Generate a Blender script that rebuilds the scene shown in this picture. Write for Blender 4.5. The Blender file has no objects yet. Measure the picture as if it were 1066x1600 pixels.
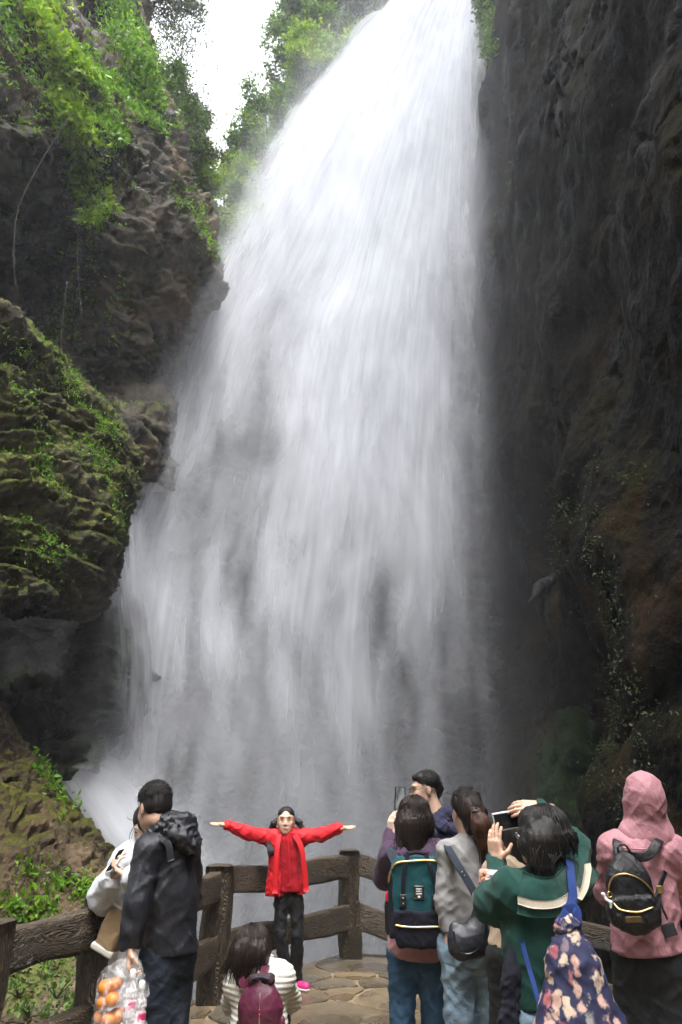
import bpy, bmesh, math, random
import numpy as np
from mathutils import Vector, Matrix

random.seed(7)
RNG = np.random.default_rng(11)
SC = bpy.context.scene
COL = SC.collection

# ------------------------------------------------------------------ camera
EYE = 1.55
PITCH = math.radians(22.6)
cam_data = bpy.data.cameras.new('camera')
cam_data.sensor_fit = 'VERTICAL'
cam_data.sensor_height = 36.0
cam_data.lens = 24.0
cam_data.clip_start = 0.05
cam_data.clip_end = 3000
cam = bpy.data.objects.new('camera', cam_data)
cam.location = (0, 0, EYE)
cam.rotation_euler = (math.radians(90) + PITCH, 0, 0)
COL.objects.link(cam)
SC.camera = cam

# ------------------------------------------------------------------ sky, sun, exposure (overcast, bright gap above the gorge)
SUN_EL, SUN_AZ = math.radians(70), math.radians(165)      # azimuth clockwise from +Y
world = bpy.data.worlds.new('World')
SC.world = world
world.use_nodes = True
wn = world.node_tree
for n in list(wn.nodes):
    wn.nodes.remove(n)
w_out = wn.nodes.new('ShaderNodeOutputWorld')
w_bg = wn.nodes.new('ShaderNodeBackground')
w_hs = wn.nodes.new('ShaderNodeHueSaturation')
w_sky = wn.nodes.new('ShaderNodeTexSky')
w_sky.sky_type = 'NISHITA'
w_sky.sun_disc = False
w_sky.sun_elevation = SUN_EL
w_sky.sun_rotation = SUN_AZ
w_sky.air_density = 1.0
w_sky.dust_density = 5.0
w_sky.ozone_density = 1.0
w_hs.inputs['Saturation'].default_value = 0.16           # cloud cover: a nearly grey sky
wn.links.new(w_sky.outputs[0], w_hs.inputs['Color'])
wn.links.new(w_hs.outputs[0], w_bg.inputs['Color'])
w_bg.inputs['Strength'].default_value = 0.15
wn.links.new(w_bg.outputs[0], w_out.inputs['Surface'])

sun_dir = Vector((math.sin(SUN_AZ) * math.cos(SUN_EL), math.cos(SUN_AZ) * math.cos(SUN_EL), math.sin(SUN_EL)))
sun_data = bpy.data.lights.new('sun', 'SUN')
sun_data.energy = 0.5
sun_data.angle = math.radians(35)
sun_data.color = (1.0, 0.97, 0.93)
sun = bpy.data.objects.new('sun', sun_data)
sun.rotation_euler = sun_dir.to_track_quat('Z', 'Y').to_euler()
sun.location = (0, 0, 60)
COL.objects.link(sun)

SC.view_settings.view_transform = 'Standard'
SC.view_settings.look = 'None'
SC.view_settings.exposure = 2.3
SC.view_settings.gamma = 1.0
SC.view_settings.use_curve_mapping = False
SC.cycles.use_denoising = True
SC.cycles.use_adaptive_sampling = True
SC.cycles.adaptive_threshold = 0.05
SC.cycles.transparent_max_bounces = 24
SC.cycles.max_bounces = 6
SC.cycles.diffuse_bounces = 3
SC.cycles.volume_bounces = 1
SC.cycles.caustics_reflective = False
SC.cycles.caustics_refractive = False

# ------------------------------------------------------------------ geometry helpers
F_PX = 1600 * 24.0 / 36.0
CP, SP = math.cos(PITCH), math.sin(PITCH)

def P(px, py, Y):
    """world point at forward distance Y seen at photograph pixel (px, py)"""
    u = (px - 533.0) / F_PX
    v = (800.0 - py) / F_PX
    t = Y / (CP - v * SP)
    return np.array([u * t, Y, EYE + t * (SP + v * CP)])

def proj(pts):
    d = pts - np.array([0, 0, EYE])
    yc = d[:, 1] * CP + d[:, 2] * SP
    zc = -d[:, 1] * SP + d[:, 2] * CP
    yc = np.where(yc < 0.05, 0.05, yc)
    return 533 + F_PX * d[:, 0] / yc, 800 - F_PX * zc / yc

_perm = np.random.default_rng(3).permutation(256).astype(np.int32)
_perm = np.concatenate([_perm, _perm, _perm])
_g = np.random.default_rng(5).normal(size=(256, 3)).astype(np.float32)
_g /= np.linalg.norm(_g, axis=1, keepdims=True)

_gx, _gy, _gz = (np.ascontiguousarray(_g[:, k]) for k in range(3))

def noise3(p):
    p = np.asarray(p, np.float32)
    if len(p) > 40000:                                  # cache-sized blocks are faster
        return np.concatenate([noise3(p[i:i + 32768]) for i in range(0, len(p), 32768)])
    fl = np.floor(p)
    f = p - fl
    i = fl.astype(np.int32) & 255
    w = f * f * f * (f * (f * 6 - 15) + 10)
    x0, y0, z0 = f[:, 0], f[:, 1], f[:, 2]
    ix, iy, iz = i[:, 0], i[:, 1], i[:, 2]
    cols = []
    for dx in (0, 1):
        a = _perm[(ix + dx) & 255]
        X = x0 - dx
        rows = []
        for dy in (0, 1):
            b = _perm[a + ((iy + dy) & 255)]
            Yv = y0 - dy
            vals = []
            for dz in (0, 1):
                h = _perm[b + ((iz + dz) & 255)]
                vals.append(_gx[h] * X + _gy[h] * Yv + _gz[h] * (z0 - dz))
            rows.append(vals[0] + w[:, 2] * (vals[1] - vals[0]))
        cols.append(rows[0] + w[:, 1] * (rows[1] - rows[0]))
    return (cols[0] + w[:, 0] * (cols[1] - cols[0])) * np.float32(1.5)

def fbm(p, octaves=4, gain=0.5, lac=2.03):
    p = np.asarray(p, np.float32)
    s, a = 0, 1.0
    for o in range(octaves):
        s = s + a * noise3(p + 17.3 * o)
        p = p * lac
        a *= gain
    return s

def smooth(x, a, b):
    t = np.clip((x - a) / (b - a), 0, 1)
    return t * t * (3 - 2 * t)

def tag(o, label=None, cat=None, group=None, kind=None):
    if label: o['label'] = label
    if cat: o['category'] = cat
    if group: o['group'] = group
    if kind: o['kind'] = kind
    return o

def mesh_obj(name, verts, faces, mat, parent=None, smooth_shade=True, origin=None):
    verts = np.asarray(verts, np.float64)
    if origin is not None:
        verts = verts - np.asarray(origin)
    me = bpy.data.meshes.new(name)
    if isinstance(faces, np.ndarray):
        nv, nf, k = len(verts), len(faces), faces.shape[1]
        me.vertices.add(nv)
        me.vertices.foreach_set('co', verts.astype(np.float32).ravel())
        me.loops.add(nf * k)
        me.loops.foreach_set('vertex_index', faces.astype(np.int32).ravel())
        me.polygons.add(nf)
        me.polygons.foreach_set('loop_start', np.arange(0, nf * k, k, dtype=np.int32))
        me.polygons.foreach_set('loop_total', np.full(nf, k, np.int32))
        me.update(calc_edges=True)
    else:
        me.from_pydata([tuple(v) for v in verts], [], faces)
        me.update()
    if smooth_shade:
        me.polygons.foreach_set('use_smooth', np.ones(len(me.polygons), bool))
    if mat is not None:
        me.materials.append(mat)
    o = bpy.data.objects.new(name, me)
    COL.objects.link(o)
    if parent is not None:
        o.parent = parent
    if origin is not None and parent is None:
        o.location = origin
    return o

def empty(name, loc):
    o = bpy.data.objects.new(name, None)
    o.location = loc
    o.empty_display_size = 0.2
    COL.objects.link(o)
    return o

def point_attr(me, name, vals):
    a = me.attributes.new(name, 'FLOAT', 'POINT')
    a.data.foreach_set('value', np.asarray(vals, np.float32))

def catmull(ctrl, n, axis):
    """Catmull-Rom resample of a control array along one axis to n samples"""
    c = np.moveaxis(np.asarray(ctrl, float), axis, 0)
    m = len(c)
    c = np.concatenate([[2 * c[0] - c[1]], c, [2 * c[-1] - c[-2]]])
    t = np.linspace(0, m - 1 - 1e-6, n)
    i = t.astype(int)
    f = (t - i).reshape((-1,) + (1,) * (c.ndim - 1))
    a, b, d, e = c[i], c[i + 1], c[i + 2], c[i + 3]
    r = 0.5 * (2 * b + (d - a) * f + (2 * a - 5 * b + 4 * d - e) * f ** 2 + (3 * b - a - 3 * d + e) * f ** 3)
    return np.moveaxis(r, 0, axis)

def grid_faces(nr, nc):
    i = np.arange(nr * nc).reshape(nr, nc)
    return np.stack([i[:-1, :-1], i[:-1, 1:], i[1:, 1:], i[1:, :-1]], -1).reshape(-1, 4)

def grid_normals(g):
    du = np.gradient(g, axis=1)
    dv = np.gradient(g, axis=0)
    n = np.cross(du, dv)
    return n / (np.linalg.norm(n, axis=2, keepdims=True) + 1e-9)

def ctrl_pts(rows):
    """rows of (px, py, Y) or ('w', x, y, z)"""
    return np.array([[np.array(c[1:], float) if c[0] == 'w' else P(*c) for c in r] for r in rows])

# ------------------------------------------------------------------ signed distance modelling (bodies, clothes, bags)
def V(*a):
    return np.array(a, float)

def unit(v):
    v = np.asarray(v, float)
    return v / (np.linalg.norm(v) + 1e-12)

def cap(a, b, ra, rb=None, flat=None):
    a = np.asarray(a, np.float32); b = np.asarray(b, np.float32)
    rb = ra if rb is None else rb
    ab = b - a
    L2 = float(ab @ ab) + 1e-9
    def f(p):
        t = np.clip((p - a) @ ab / L2, 0, 1)
        q = p - a - t[:, None] * ab
        if flat is not None:
            d, k = np.asarray(unit(flat[0]), np.float32), flat[1]
            q = q + (q @ d)[:, None] * d * (1 / k - 1)
        return np.sqrt((q * q).sum(1)) - (ra + (rb - ra) * t)
    R = max(ra, rb) * 1.15
    f.lo = np.minimum(a, b) - R
    f.hi = np.maximum(a, b) + R
    return f

def ell(c, r, R=None):
    c = np.asarray(c, np.float32); r = np.asarray(r, np.float32)
    Rm = np.eye(3, dtype=np.float32) if R is None else np.asarray(R, np.float32)
    def f(p):
        q = (p - c) @ Rm
        k0 = np.sqrt(((q / r) ** 2).sum(1)) + 1e-6
        k1 = np.sqrt(((q / (r * r)) ** 2).sum(1)) + 1e-6
        return k0 * (k0 - 1) / k1
    m = float(r.max()) * 1.05
    f.lo, f.hi = c - m, c + m
    return f

def rbox(c, half, r, R=None):
    c = np.asarray(c, np.float32); hf = np.asarray(half, np.float32) - r
    Rm = np.eye(3, dtype=np.float32) if R is None else np.asarray(R, np.float32)
    def f(p):
        q = np.abs((p - c) @ Rm) - hf
        return np.sqrt((np.maximum(q, 0) ** 2).sum(1)) + np.minimum(q.max(1), 0) - r
    m = float(np.linalg.norm(np.asarray(half)))
    f.lo, f.hi = c - m, c + m
    return f

def frame(fwd, up=(0, 0, 1)):
    """matrix whose columns are right, forward, up (local x, y, z)"""
    f = unit(fwd)
    r = unit(np.cross(f, up))
    u = np.cross(r, f)
    return np.stack([r, f, u], 1)

def sdf_mesh(prims, h, k=0.03, cuts=(), subs=(), warp=None, ksub=0.01):
    """prims: list of sdf or (sdf, k). Smooth union, plane cuts (point, normal: removes the side the normal points to)."""
    pr = [(q if isinstance(q, tuple) else (q, k)) for q in prims]
    lo = np.min([q[0].lo for q in pr], 0) - 3 * h
    hi = np.max([q[0].hi for q in pr], 0) + 3 * h
    def fu(p):
        d = None
        for s, kk in pr:
            e = s(p)
            if d is None:
                d = e
            else:
                m = np.clip(0.5 + 0.5 * (d - e) / kk, 0, 1)
                d = d * (1 - m) + e * m - kk * m * (1 - m)
        for s in subs:
            e = -s(p)
            m = np.clip(0.5 - 0.5 * (d - e) / ksub, 0, 1)
            d = d * (1 - m) + e * m + ksub * m * (1 - m)
        if warp is not None:
            d = d + warp(p)
        for (pt, nrm) in cuts:
            d = np.maximum(d, (p - np.asarray(pt, np.float32)) @ np.asarray(unit(nrm), np.float32))
        return d
    C = 4
    n = np.ceil((hi - lo) / (h * C)).astype(int) + 1
    ax = [lo[i] + np.arange(n[i]) * h * C + h * (C - 1) / 2 for i in range(3)]
    G = np.stack(np.meshgrid(*ax, indexing='ij'), -1).reshape(-1, 3).astype(np.float32)
    Dc = fu(G).reshape(n)
    D = np.repeat(np.repeat(np.repeat(Dc, C, 0), C, 1), C, 2).astype(np.float32)
    N = D.shape
    m = np.abs(D) < h * C * 2.6
    idx = np.argwhere(m)
    pts = (idx * h + lo).astype(np.float32)
    D[m] = fu(pts)
    ins = D < 0
    c = ins[:-1, :-1, :-1].astype(np.int8)
    cnt = np.zeros_like(c)
    for dx in (0, 1):
        for dy in (0, 1):
            for dz in (0, 1):
                cnt += ins[dx:N[0] - 1 + dx, dy:N[1] - 1 + dy, dz:N[2] - 1 + dz]
    act = (cnt > 0) & (cnt < 8)
    ci = np.argwhere(act)
    vid = np.full(act.shape, -1, np.int64)
    vid[act] = np.arange(len(ci))
    acc = np.zeros((len(ci), 3)); num = np.zeros(len(ci))
    corners = [(0,0,0),(1,0,0),(0,1,0),(1,1,0),(0,0,1),(1,0,1),(0,1,1),(1,1,1)]
    for a in range(8):
        for b in range(a + 1, 8):
            ca, cb = np.array(corners[a]), np.array(corners[b])
            if np.abs(ca - cb).sum() != 1:
                continue
            ia, ib = ci + ca, ci + cb
            da = D[ia[:, 0], ia[:, 1], ia[:, 2]]; db = D[ib[:, 0], ib[:, 1], ib[:, 2]]
            x = (da < 0) != (db < 0)
            t = np.where(x, da / np.where(np.abs(da - db) < 1e-9, 1e-9, da - db), 0)
            pt = ca + (cb - ca) * t[:, None]
            acc[x] += pt[x]; num[x] += 1
    verts = (ci + acc / num[:, None]) * h + lo
    faces = []
    for axis in range(3):
        o1, o2 = [(1, 2), (2, 0), (0, 1)][axis]
        sl_a = [slice(None)] * 3; sl_b = [slice(None)] * 3
        sl_a[axis] = slice(0, N[axis] - 1); sl_b[axis] = slice(1, N[axis])
        A, B = ins[tuple(sl_a)], ins[tuple(sl_b)]
        ed = np.argwhere(A != B)
        flip = A[ed[:, 0], ed[:, 1], ed[:, 2]]
        ok = (ed[:, o1] > 0) & (ed[:, o2] > 0) & (ed[:, o1] < N[o1] - 1) & (ed[:, o2] < N[o2] - 1)
        ed, flip = ed[ok], flip[ok]
        e1 = np.zeros(3, int); e1[o1] = 1
        e2 = np.zeros(3, int); e2[o2] = 1
        q = [ed - e1 - e2, ed - e2, ed, ed - e1]
        q = np.stack([vid[x[:, 0], x[:, 1], x[:, 2]] for x in q], 1)
        q[~flip] = q[~flip][:, ::-1]
        faces.append(q)
    faces = np.concatenate(faces)
    faces = faces[(faces >= 0).all(1)]
    return verts, faces

def join(parts):
    vs, fs, n = [], [], 0
    for v, f in parts:
        vs.append(v); fs.append(f + n); n += len(v)
    return np.concatenate(vs), np.concatenate(fs)

def ribbon(pts, width, thick, normal, n=24, taper=None):
    """flat strap along a path; normal: direction (or list) its face looks to"""
    c = catmull(np.array(pts, float), n, 0)
    nr = catmull(np.array(normal, float), n, 0) if np.ndim(normal) == 2 else np.repeat([normal], n, 0)
    t = np.gradient(c, axis=0); t /= np.linalg.norm(t, axis=1, keepdims=True) + 1e-9
    s = np.cross(t, nr); s /= np.linalg.norm(s, axis=1, keepdims=True) + 1e-9
    m = np.cross(s, t)
    w = np.full(n, width / 2) if taper is None else width / 2 * np.asarray(catmull(np.array(taper, float)[:, None], n, 0))[:, 0]
    prof = [(-1, -1), (-1, 1), (-.8, 1.15), (.8, 1.15), (1, 1), (1, -1)]
    k = len(prof)
    vs = np.stack([c + s * (w * a)[:, None] + m * (thick / 2 * b) for a, b in prof], 1).reshape(-1, 3)
    fs = []
    for i in range(n - 1):
        for j in range(k):
            a, b = i * k + j, i * k + (j + 1) % k
            fs.append((a, b, b + k, a + k))
    fs.append((0, 1, 4, 5)); fs.append((1, 2, 3, 4))
    e = (n - 1) * k
    fs.append((e + 5, e + 4, e + 1, e)); fs.append((e + 4, e + 3, e + 2, e + 1))
    return vs, np.array(fs)

def tube(pts, radii, n=None, k=6):
    c = np.array(pts, float)
    r = np.array(radii, float) if np.ndim(radii) else np.full(len(c), radii)
    if n:
        c = catmull(c, n, 0)
        r = np.interp(np.linspace(0, 1, n), np.linspace(0, 1, len(r)), r)
    n = len(c)
    t = np.gradient(c, axis=0); t /= np.linalg.norm(t, axis=1, keepdims=True) + 1e-9
    ref = np.where(np.abs(t[:, 2:3]) > 0.9, [[1., 0, 0]], [[0, 0, 1.]])
    s = np.cross(t, ref); s /= np.linalg.norm(s, axis=1, keepdims=True) + 1e-9
    m = np.cross(s, t)
    vs = np.stack([c + r[:, None] * (s * math.cos(a) + m * math.sin(a)) for a in np.arange(k) * 2 * math.pi / k], 1).reshape(-1, 3)
    i = np.arange(n - 1)[:, None] * k; j = np.arange(k)[None]
    a = i + j; b = i + (j + 1) % k
    fs = np.stack([a, a + k, b + k, b], -1).reshape(-1, 4)
    vs = np.concatenate([vs, c[:1], c[-1:]])
    e0, e1 = n * k, n * k + 1
    cap0 = np.array([[e0, q, (q + 1) % k, (q + 2) % k] for q in range(0, k, 2)])
    cap1 = np.array([[e1, (n - 1) * k + (q + 2) % k, (n - 1) * k + (q + 1) % k, (n - 1) * k + q] for q in range(0, k, 2)])
    return vs, np.concatenate([fs, cap0, cap1])

# ------------------------------------------------------------------ materials
class NT:
    def __init__(self, name):
        self.m = bpy.data.materials.new(name)
        self.m.use_nodes = True
        self.t = self.m.node_tree
        for n in list(self.t.nodes):
            self.t.nodes.remove(n)
        self.out = self.t.nodes.new('ShaderNodeOutputMaterial')
    def set(self, sock, v):
        if v is None: return
        if isinstance(v, bpy.types.NodeSocket):
            self.t.links.new(v, sock)
        elif sock.type == 'RGBA':
            v = (v, v, v) if np.isscalar(v) else tuple(v)
            sock.default_value = v + ((1,) if len(v) == 3 else ())
        else:
            sock.default_value = v
    def n(self, ty, out=0, props=None, **ins):
        nd = self.t.nodes.new(ty)
        for k, v in (props or {}).items():
            setattr(nd, k, v)
        for k, v in ins.items():
            self.set(nd.inputs[int(k[1:])] if k[0] == 'i' and k[1:].isdigit() else nd.inputs[k.replace('_', ' ')], v)
        return nd.outputs[out]
    def coord(self, which='Object'):
        nd = self.t.nodes.new('ShaderNodeTexCoord')
        return nd.outputs[which]
    def mapping(self, vec, scale=(1, 1, 1), rot=(0, 0, 0), loc=(0, 0, 0)):
        return self.n('ShaderNodeMapping', Vector=vec, Scale=scale, Rotation=rot, Location=loc)
    def noise(self, vec, scale, detail=4, rough=0.55, dist=0.0):
        return self.n('ShaderNodeTexNoise', Vector=vec, Scale=scale, Detail=detail, Roughness=rough, Distortion=dist)
    def ramp(self, fac, stops, interp='LINEAR'):
        nd = self.t.nodes.new('ShaderNodeValToRGB')
        nd.color_ramp.interpolation = interp
        e = nd.color_ramp.elements
        while len(e) > 1: e.remove(e[-1])
        e[0].position = stops[0][0]
        for k, (p, c) in enumerate(stops):
            if k: e.new(p)
            c = (c, c, c) if np.isscalar(c) else c
            e[k].color = tuple(c) + (1,)
        self.set(nd.inputs[0], fac)
        return nd.outputs[0]
    def math(self, op, a, b=None, c=None, clamp=False):
        nd = self.t.nodes.new('ShaderNodeMath'); nd.operation = op; nd.use_clamp = clamp
        self.set(nd.inputs[0], a); self.set(nd.inputs[1], b); self.set(nd.inputs[2], c)
        return nd.outputs[0]
    def mix(self, fac, a, b, blend='MIX'):
        nd = self.t.nodes.new('ShaderNodeMix'); nd.data_type = 'RGBA'; nd.blend_type = blend
        self.set(nd.inputs[0], fac); self.set(nd.inputs[6], a); self.set(nd.inputs[7], b)
        return nd.outputs[2]
    def bump(self, h, strength=0.5, dist=0.02, normal=None):
        return self.n('ShaderNodeBump', Strength=strength, Distance=dist, Height=h, Normal=normal)
    def bsdf(self, **k):
        nd = self.t.nodes.new('ShaderNodeBsdfPrincipled')
        for a, b in k.items():
            self.set(nd.inputs[a.replace('_', ' ')], b)
        self.t.links.new(nd.outputs[0], self.out.inputs[0])
        return nd
    def attr(self, name):
        nd = self.t.nodes.new('ShaderNodeAttribute'); nd.attribute_name = name
        return nd.outputs['Fac']
    def maprange(self, v, a, b, c=0.0, d=1.0):
        nd = self.t.nodes.new('ShaderNodeMapRange'); nd.interpolation_type = 'SMOOTHSTEP'
        for i, x in enumerate((v, a, b, c, d)): self.set(nd.inputs[i], x)
        return nd.outputs[0]

def sc(c, k):
    return tuple(x * k for x in c)

def rock_mat(name, dark, mid, light, moss1, moss2, moss_lo, moss_hi, wet=0.45, rust=None, spec=0.22):
    """tone, moss and rust masks are laid on the mesh (attributes) by rock_attrs; the shader adds the fine grain"""
    m = NT(name)
    co = m.coord('Object')
    grain = m.noise(co, 7, 5, 0.68)
    tone = m.math('ADD', m.attr('tone'), m.math('MULTIPLY', m.math('SUBTRACT', grain, 0.5), 0.55))
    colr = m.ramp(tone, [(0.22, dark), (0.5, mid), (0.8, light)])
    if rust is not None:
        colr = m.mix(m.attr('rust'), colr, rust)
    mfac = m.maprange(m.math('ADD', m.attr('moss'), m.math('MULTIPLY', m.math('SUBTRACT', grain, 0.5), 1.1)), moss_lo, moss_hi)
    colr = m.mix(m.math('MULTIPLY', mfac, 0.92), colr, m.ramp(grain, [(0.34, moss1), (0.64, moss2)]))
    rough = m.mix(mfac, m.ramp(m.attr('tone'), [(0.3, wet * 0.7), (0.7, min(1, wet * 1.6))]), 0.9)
    m.bsdf(Base_Color=colr, Roughness=rough, Normal=m.bump(grain, 0.8, 0.10), Specular_IOR_Level=spec)
    return m.m

def rock_attrs(o, pts, nrm, sdir, seed):
    q = pts + seed
    sd = unit(sdir)
    hs = pts @ sd
    flat = pts - 0.8 * hs[:, None] * sd
    tone = 0.5 + 0.36 * fbm(q * 1.1, 4, 0.6) + 0.25 * noise3(np.stack([flat[:, 0] * 0.35, flat[:, 1] * 0.35, hs * 3.2], 1) + seed)
    moss = nrm[:, 2] + 0.75 * fbm(q * 0.55 + 7, 3, 0.6)
    rust = smooth(fbm(q * 0.33 + 50, 3, 0.6), 0.02, 0.4) * 0.85 * (1 - smooth(pts[:, 2], 5.0, 12.0) if o.name.startswith('overhanging') else 1.0)   # iron stains sit low on the right wall
    point_attr(o.data, 'tone', tone); point_attr(o.data, 'moss', moss); point_attr(o.data, 'rust', rust)

def leaf_mat(name, c1, c2, c3=None, trans=0.45):
    m = NT(name)
    a = m.attr('rnd')
    stops = [(0.0, c1), (0.75, c2)] + ([(1.0, c3)] if c3 else [])
    c = m.ramp(a, stops)
    d = m.n('ShaderNodeBsdfPrincipled', Base_Color=c, Roughness=0.5, Specular_IOR_Level=0.3)
    tr = m.n('ShaderNodeBsdfTranslucent', Color=m.mix(0.6, c, (1.0, 1.0, 0.35), 'MULTIPLY'))
    sh = m.n('ShaderNodeMixShader', i0=trans, i1=d, i2=tr)
    m.t.links.new(sh, m.out.inputs[0])
    return m.m

def bark_mat(name, c1, c2):
    m = NT(name)
    co = m.coord('Object')
    n = m.noise(m.mapping(co, scale=(6, 6, 1)), 3, 6, 0.65)
    m.bsdf(Base_Color=m.ramp(n, [(0.3, c1), (0.7, c2)]), Roughness=0.85, Normal=m.bump(n, 0.6, 0.03))
    return m.m

def cloth_mat(name, c, rough=0.8, weave=350, wstr=0.25, var=0.25, sheen=0.3, spec=0.25, fold=0.35):
    m = NT(name)
    co = m.coord('Object')
    n = m.noise(co, 9, 5, 0.6)
    f = m.noise(co, 140, 3, 0.6)
    v = m.math('ADD', m.math('MULTIPLY', n, 0.6), m.math('MULTIPLY', f, 0.4))
    col = m.ramp(v, [(0.25, sc(c, 1 - var)), (0.5, c), (0.75, sc(c, 1 + var * 0.8))])
    w = m.n('ShaderNodeTexWave', out=1, Vector=co, Scale=weave, Distortion=3.0, Detail=1.0)
    h = m.math('ADD', m.math('MULTIPLY', w, 0.06 * wstr * 4), m.math('MULTIPLY', m.noise(m.mapping(co, scale=(1, 1, 0.6), rot=(0.3, 0.5, 0)), 26, 3, 0.5, 1.2), fold * 2.2))
    m.bsdf(Base_Color=col, Roughness=rough, Normal=m.bump(h, 0.5, 0.010), Sheen_Weight=sheen * 0.2, Sheen_Roughness=0.5, Specular_IOR_Level=spec)
    return m.m

def denim_mat(name, c):
    m = NT(name)
    co = m.coord('Object')
    n = m.noise(co, 5, 4, 0.6)
    f = m.noise(m.mapping(co, scale=(1, 1, 0.25)), 220, 2, 0.7)
    v = m.math('ADD', m.math('MULTIPLY', n, 0.62), m.math('MULTIPLY', f, 0.38))
    col = m.ramp(v, [(0.28, sc(c, 0.6)), (0.5, c), (0.72, tuple(x * 1.35 + 0.03 for x in c))])
    h = m.math('ADD', m.math('MULTIPLY', f, 0.15), m.math('MULTIPLY', m.noise(m.mapping(co, scale=(1, 1, 1.6)), 10, 3, 0.5, 0.8), 1.3))
    m.bsdf(Base_Color=col, Roughness=0.85, Normal=m.bump(h, 0.6, 0.014), Specular_IOR_Level=0.2)
    return m.m

def skin_mat(name, c):
    m = NT(name)
    co = m.coord('Object')
    n = m.noise(co, 30, 4, 0.6)
    col = m.ramp(n, [(0.3, sc(c, 0.88)), (0.7, sc(c, 1.06))])
    m.bsdf(Base_Color=col, Roughness=0.48, Subsurface_Weight=0.15, Subsurface_Radius=(0.012, 0.005, 0.003), Normal=m.bump(m.noise(co, 160, 3), 0.15, 0.002), Specular_IOR_Level=0.4)
    return m.m

def hair_mat(name, c, c2):
    m = NT(name)
    co = m.coord('Object')
    n = m.noise(m.mapping(co, scale=(1, 1, 0.06)), 190, 3, 0.7, 0.4)
    n2 = m.noise(m.mapping(co, scale=(1, 1, 0.15)), 40, 3, 0.6)
    v = m.math('ADD', m.math('MULTIPLY', n, 0.6), m.math('MULTIPLY', n2, 0.4))
    m.bsdf(Base_Color=m.ramp(v, [(0.35, c), (0.7, c2)]), Roughness=m.ramp(n, [(0.3, 0.36), (0.7, 0.55)]), Normal=m.bump(v, 0.7, 0.008), Specular_IOR_Level=0.35)
    return m.m

def plain_mat(name, c, rough=0.5, metal=0.0, spec=0.5, var=0.12, bump=0.1):
    m = NT(name)
    co = m.coord('Object')
    n = m.noise(co, 25, 5, 0.6)
    m.bsdf(Base_Color=m.ramp(n, [(0.3, sc(c, 1 - var)), (0.7, sc(c, 1 + var))]), Roughness=rough, Metallic=metal, Specular_IOR_Level=spec, Normal=m.bump(n, bump, 0.004))
    return m.m

def leather_mat(name, c, rough=0.38):
    m = NT(name)
    co = m.coord('Object')
    vo = m.n('ShaderNodeTexVoronoi', Vector=co, Scale=260)
    n = m.noise(co, 12, 4, 0.6, 0.6)
    h = m.math('ADD', m.math('MULTIPLY', vo, 0.12), m.math('MULTIPLY', n, 1.2))
    m.bsdf(Base_Color=m.ramp(n, [(0.3, sc(c, 0.75)), (0.7, sc(c, 1.2))]), Roughness=rough, Normal=m.bump(h, 0.5, 0.01), Specular_IOR_Level=0.5)
    return m.m

def wood_mat(name):
    m = NT(name)
    co = m.coord('Object')
    rnd = m.n('ShaderNodeObjectInfo', out=5)
    off = m.n('ShaderNodeCombineXYZ', X=m.math('MULTIPLY', rnd, 37.0), Y=m.math('MULTIPLY', rnd, 11.0), Z=m.math('MULTIPLY', rnd, 23.0))
    v = m.n('ShaderNodeVectorMath', props={'operation': 'ADD'}, i0=co, i1=off)
    g = m.noise(m.mapping(v, scale=(0.9, 5.0, 5.0)), 3.0, 3, 0.5, 1.2)          # long cathedral grain along local x
    rings = m.math('FRACT', m.math('MULTIPLY', g, 13.0))
    rings = m.math('ABSOLUTE', m.math('SUBTRACT', m.math('MULTIPLY', rings, 2.0), 1.0))
    fine = m.noise(m.mapping(v, scale=(1.2, 26, 26)), 6.0, 5, 0.65)
    blot = m.noise(v, 5.0, 5, 0.6)
    val = m.math('ADD', m.math('MULTIPLY', rings, 0.35), m.math('ADD', m.math('MULTIPLY', fine, 0.4), m.math('MULTIPLY', blot, 0.3)))
    col = m.ramp(val, [(0.25, (0.012, 0.008, 0.005)), (0.5, (0.062, 0.043, 0.026)), (0.8, (0.165, 0.122, 0.075))])
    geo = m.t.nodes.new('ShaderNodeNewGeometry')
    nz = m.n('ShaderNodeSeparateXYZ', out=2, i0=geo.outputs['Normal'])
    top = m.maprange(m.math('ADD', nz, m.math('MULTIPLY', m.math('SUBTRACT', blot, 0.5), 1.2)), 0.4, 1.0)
    col = m.mix(m.math('MULTIPLY', top, 0.7), col, (0.15, 0.115, 0.08))          # paler, blotchy upward faces
    moss = m.maprange(m.noise(v, 2.3, 5, 0.7), 0.54, 0.72)
    col = m.mix(m.math('MULTIPLY', moss, 0.5), col, (0.045, 0.048, 0.014))
    h = m.math('ADD', m.math('MULTIPLY', rings, 0.9), m.math('ADD', m.math('MULTIPLY', fine, 0.7), m.math('MULTIPLY', blot, 0.6)))
    m.bsdf(Base_Color=col, Roughness=m.ramp(blot, [(0.3, 0.35), (0.7, 0.75)]), Normal=m.bump(h, 0.9, 0.022), Specular_IOR_Level=0.45)
    return m.m

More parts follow.
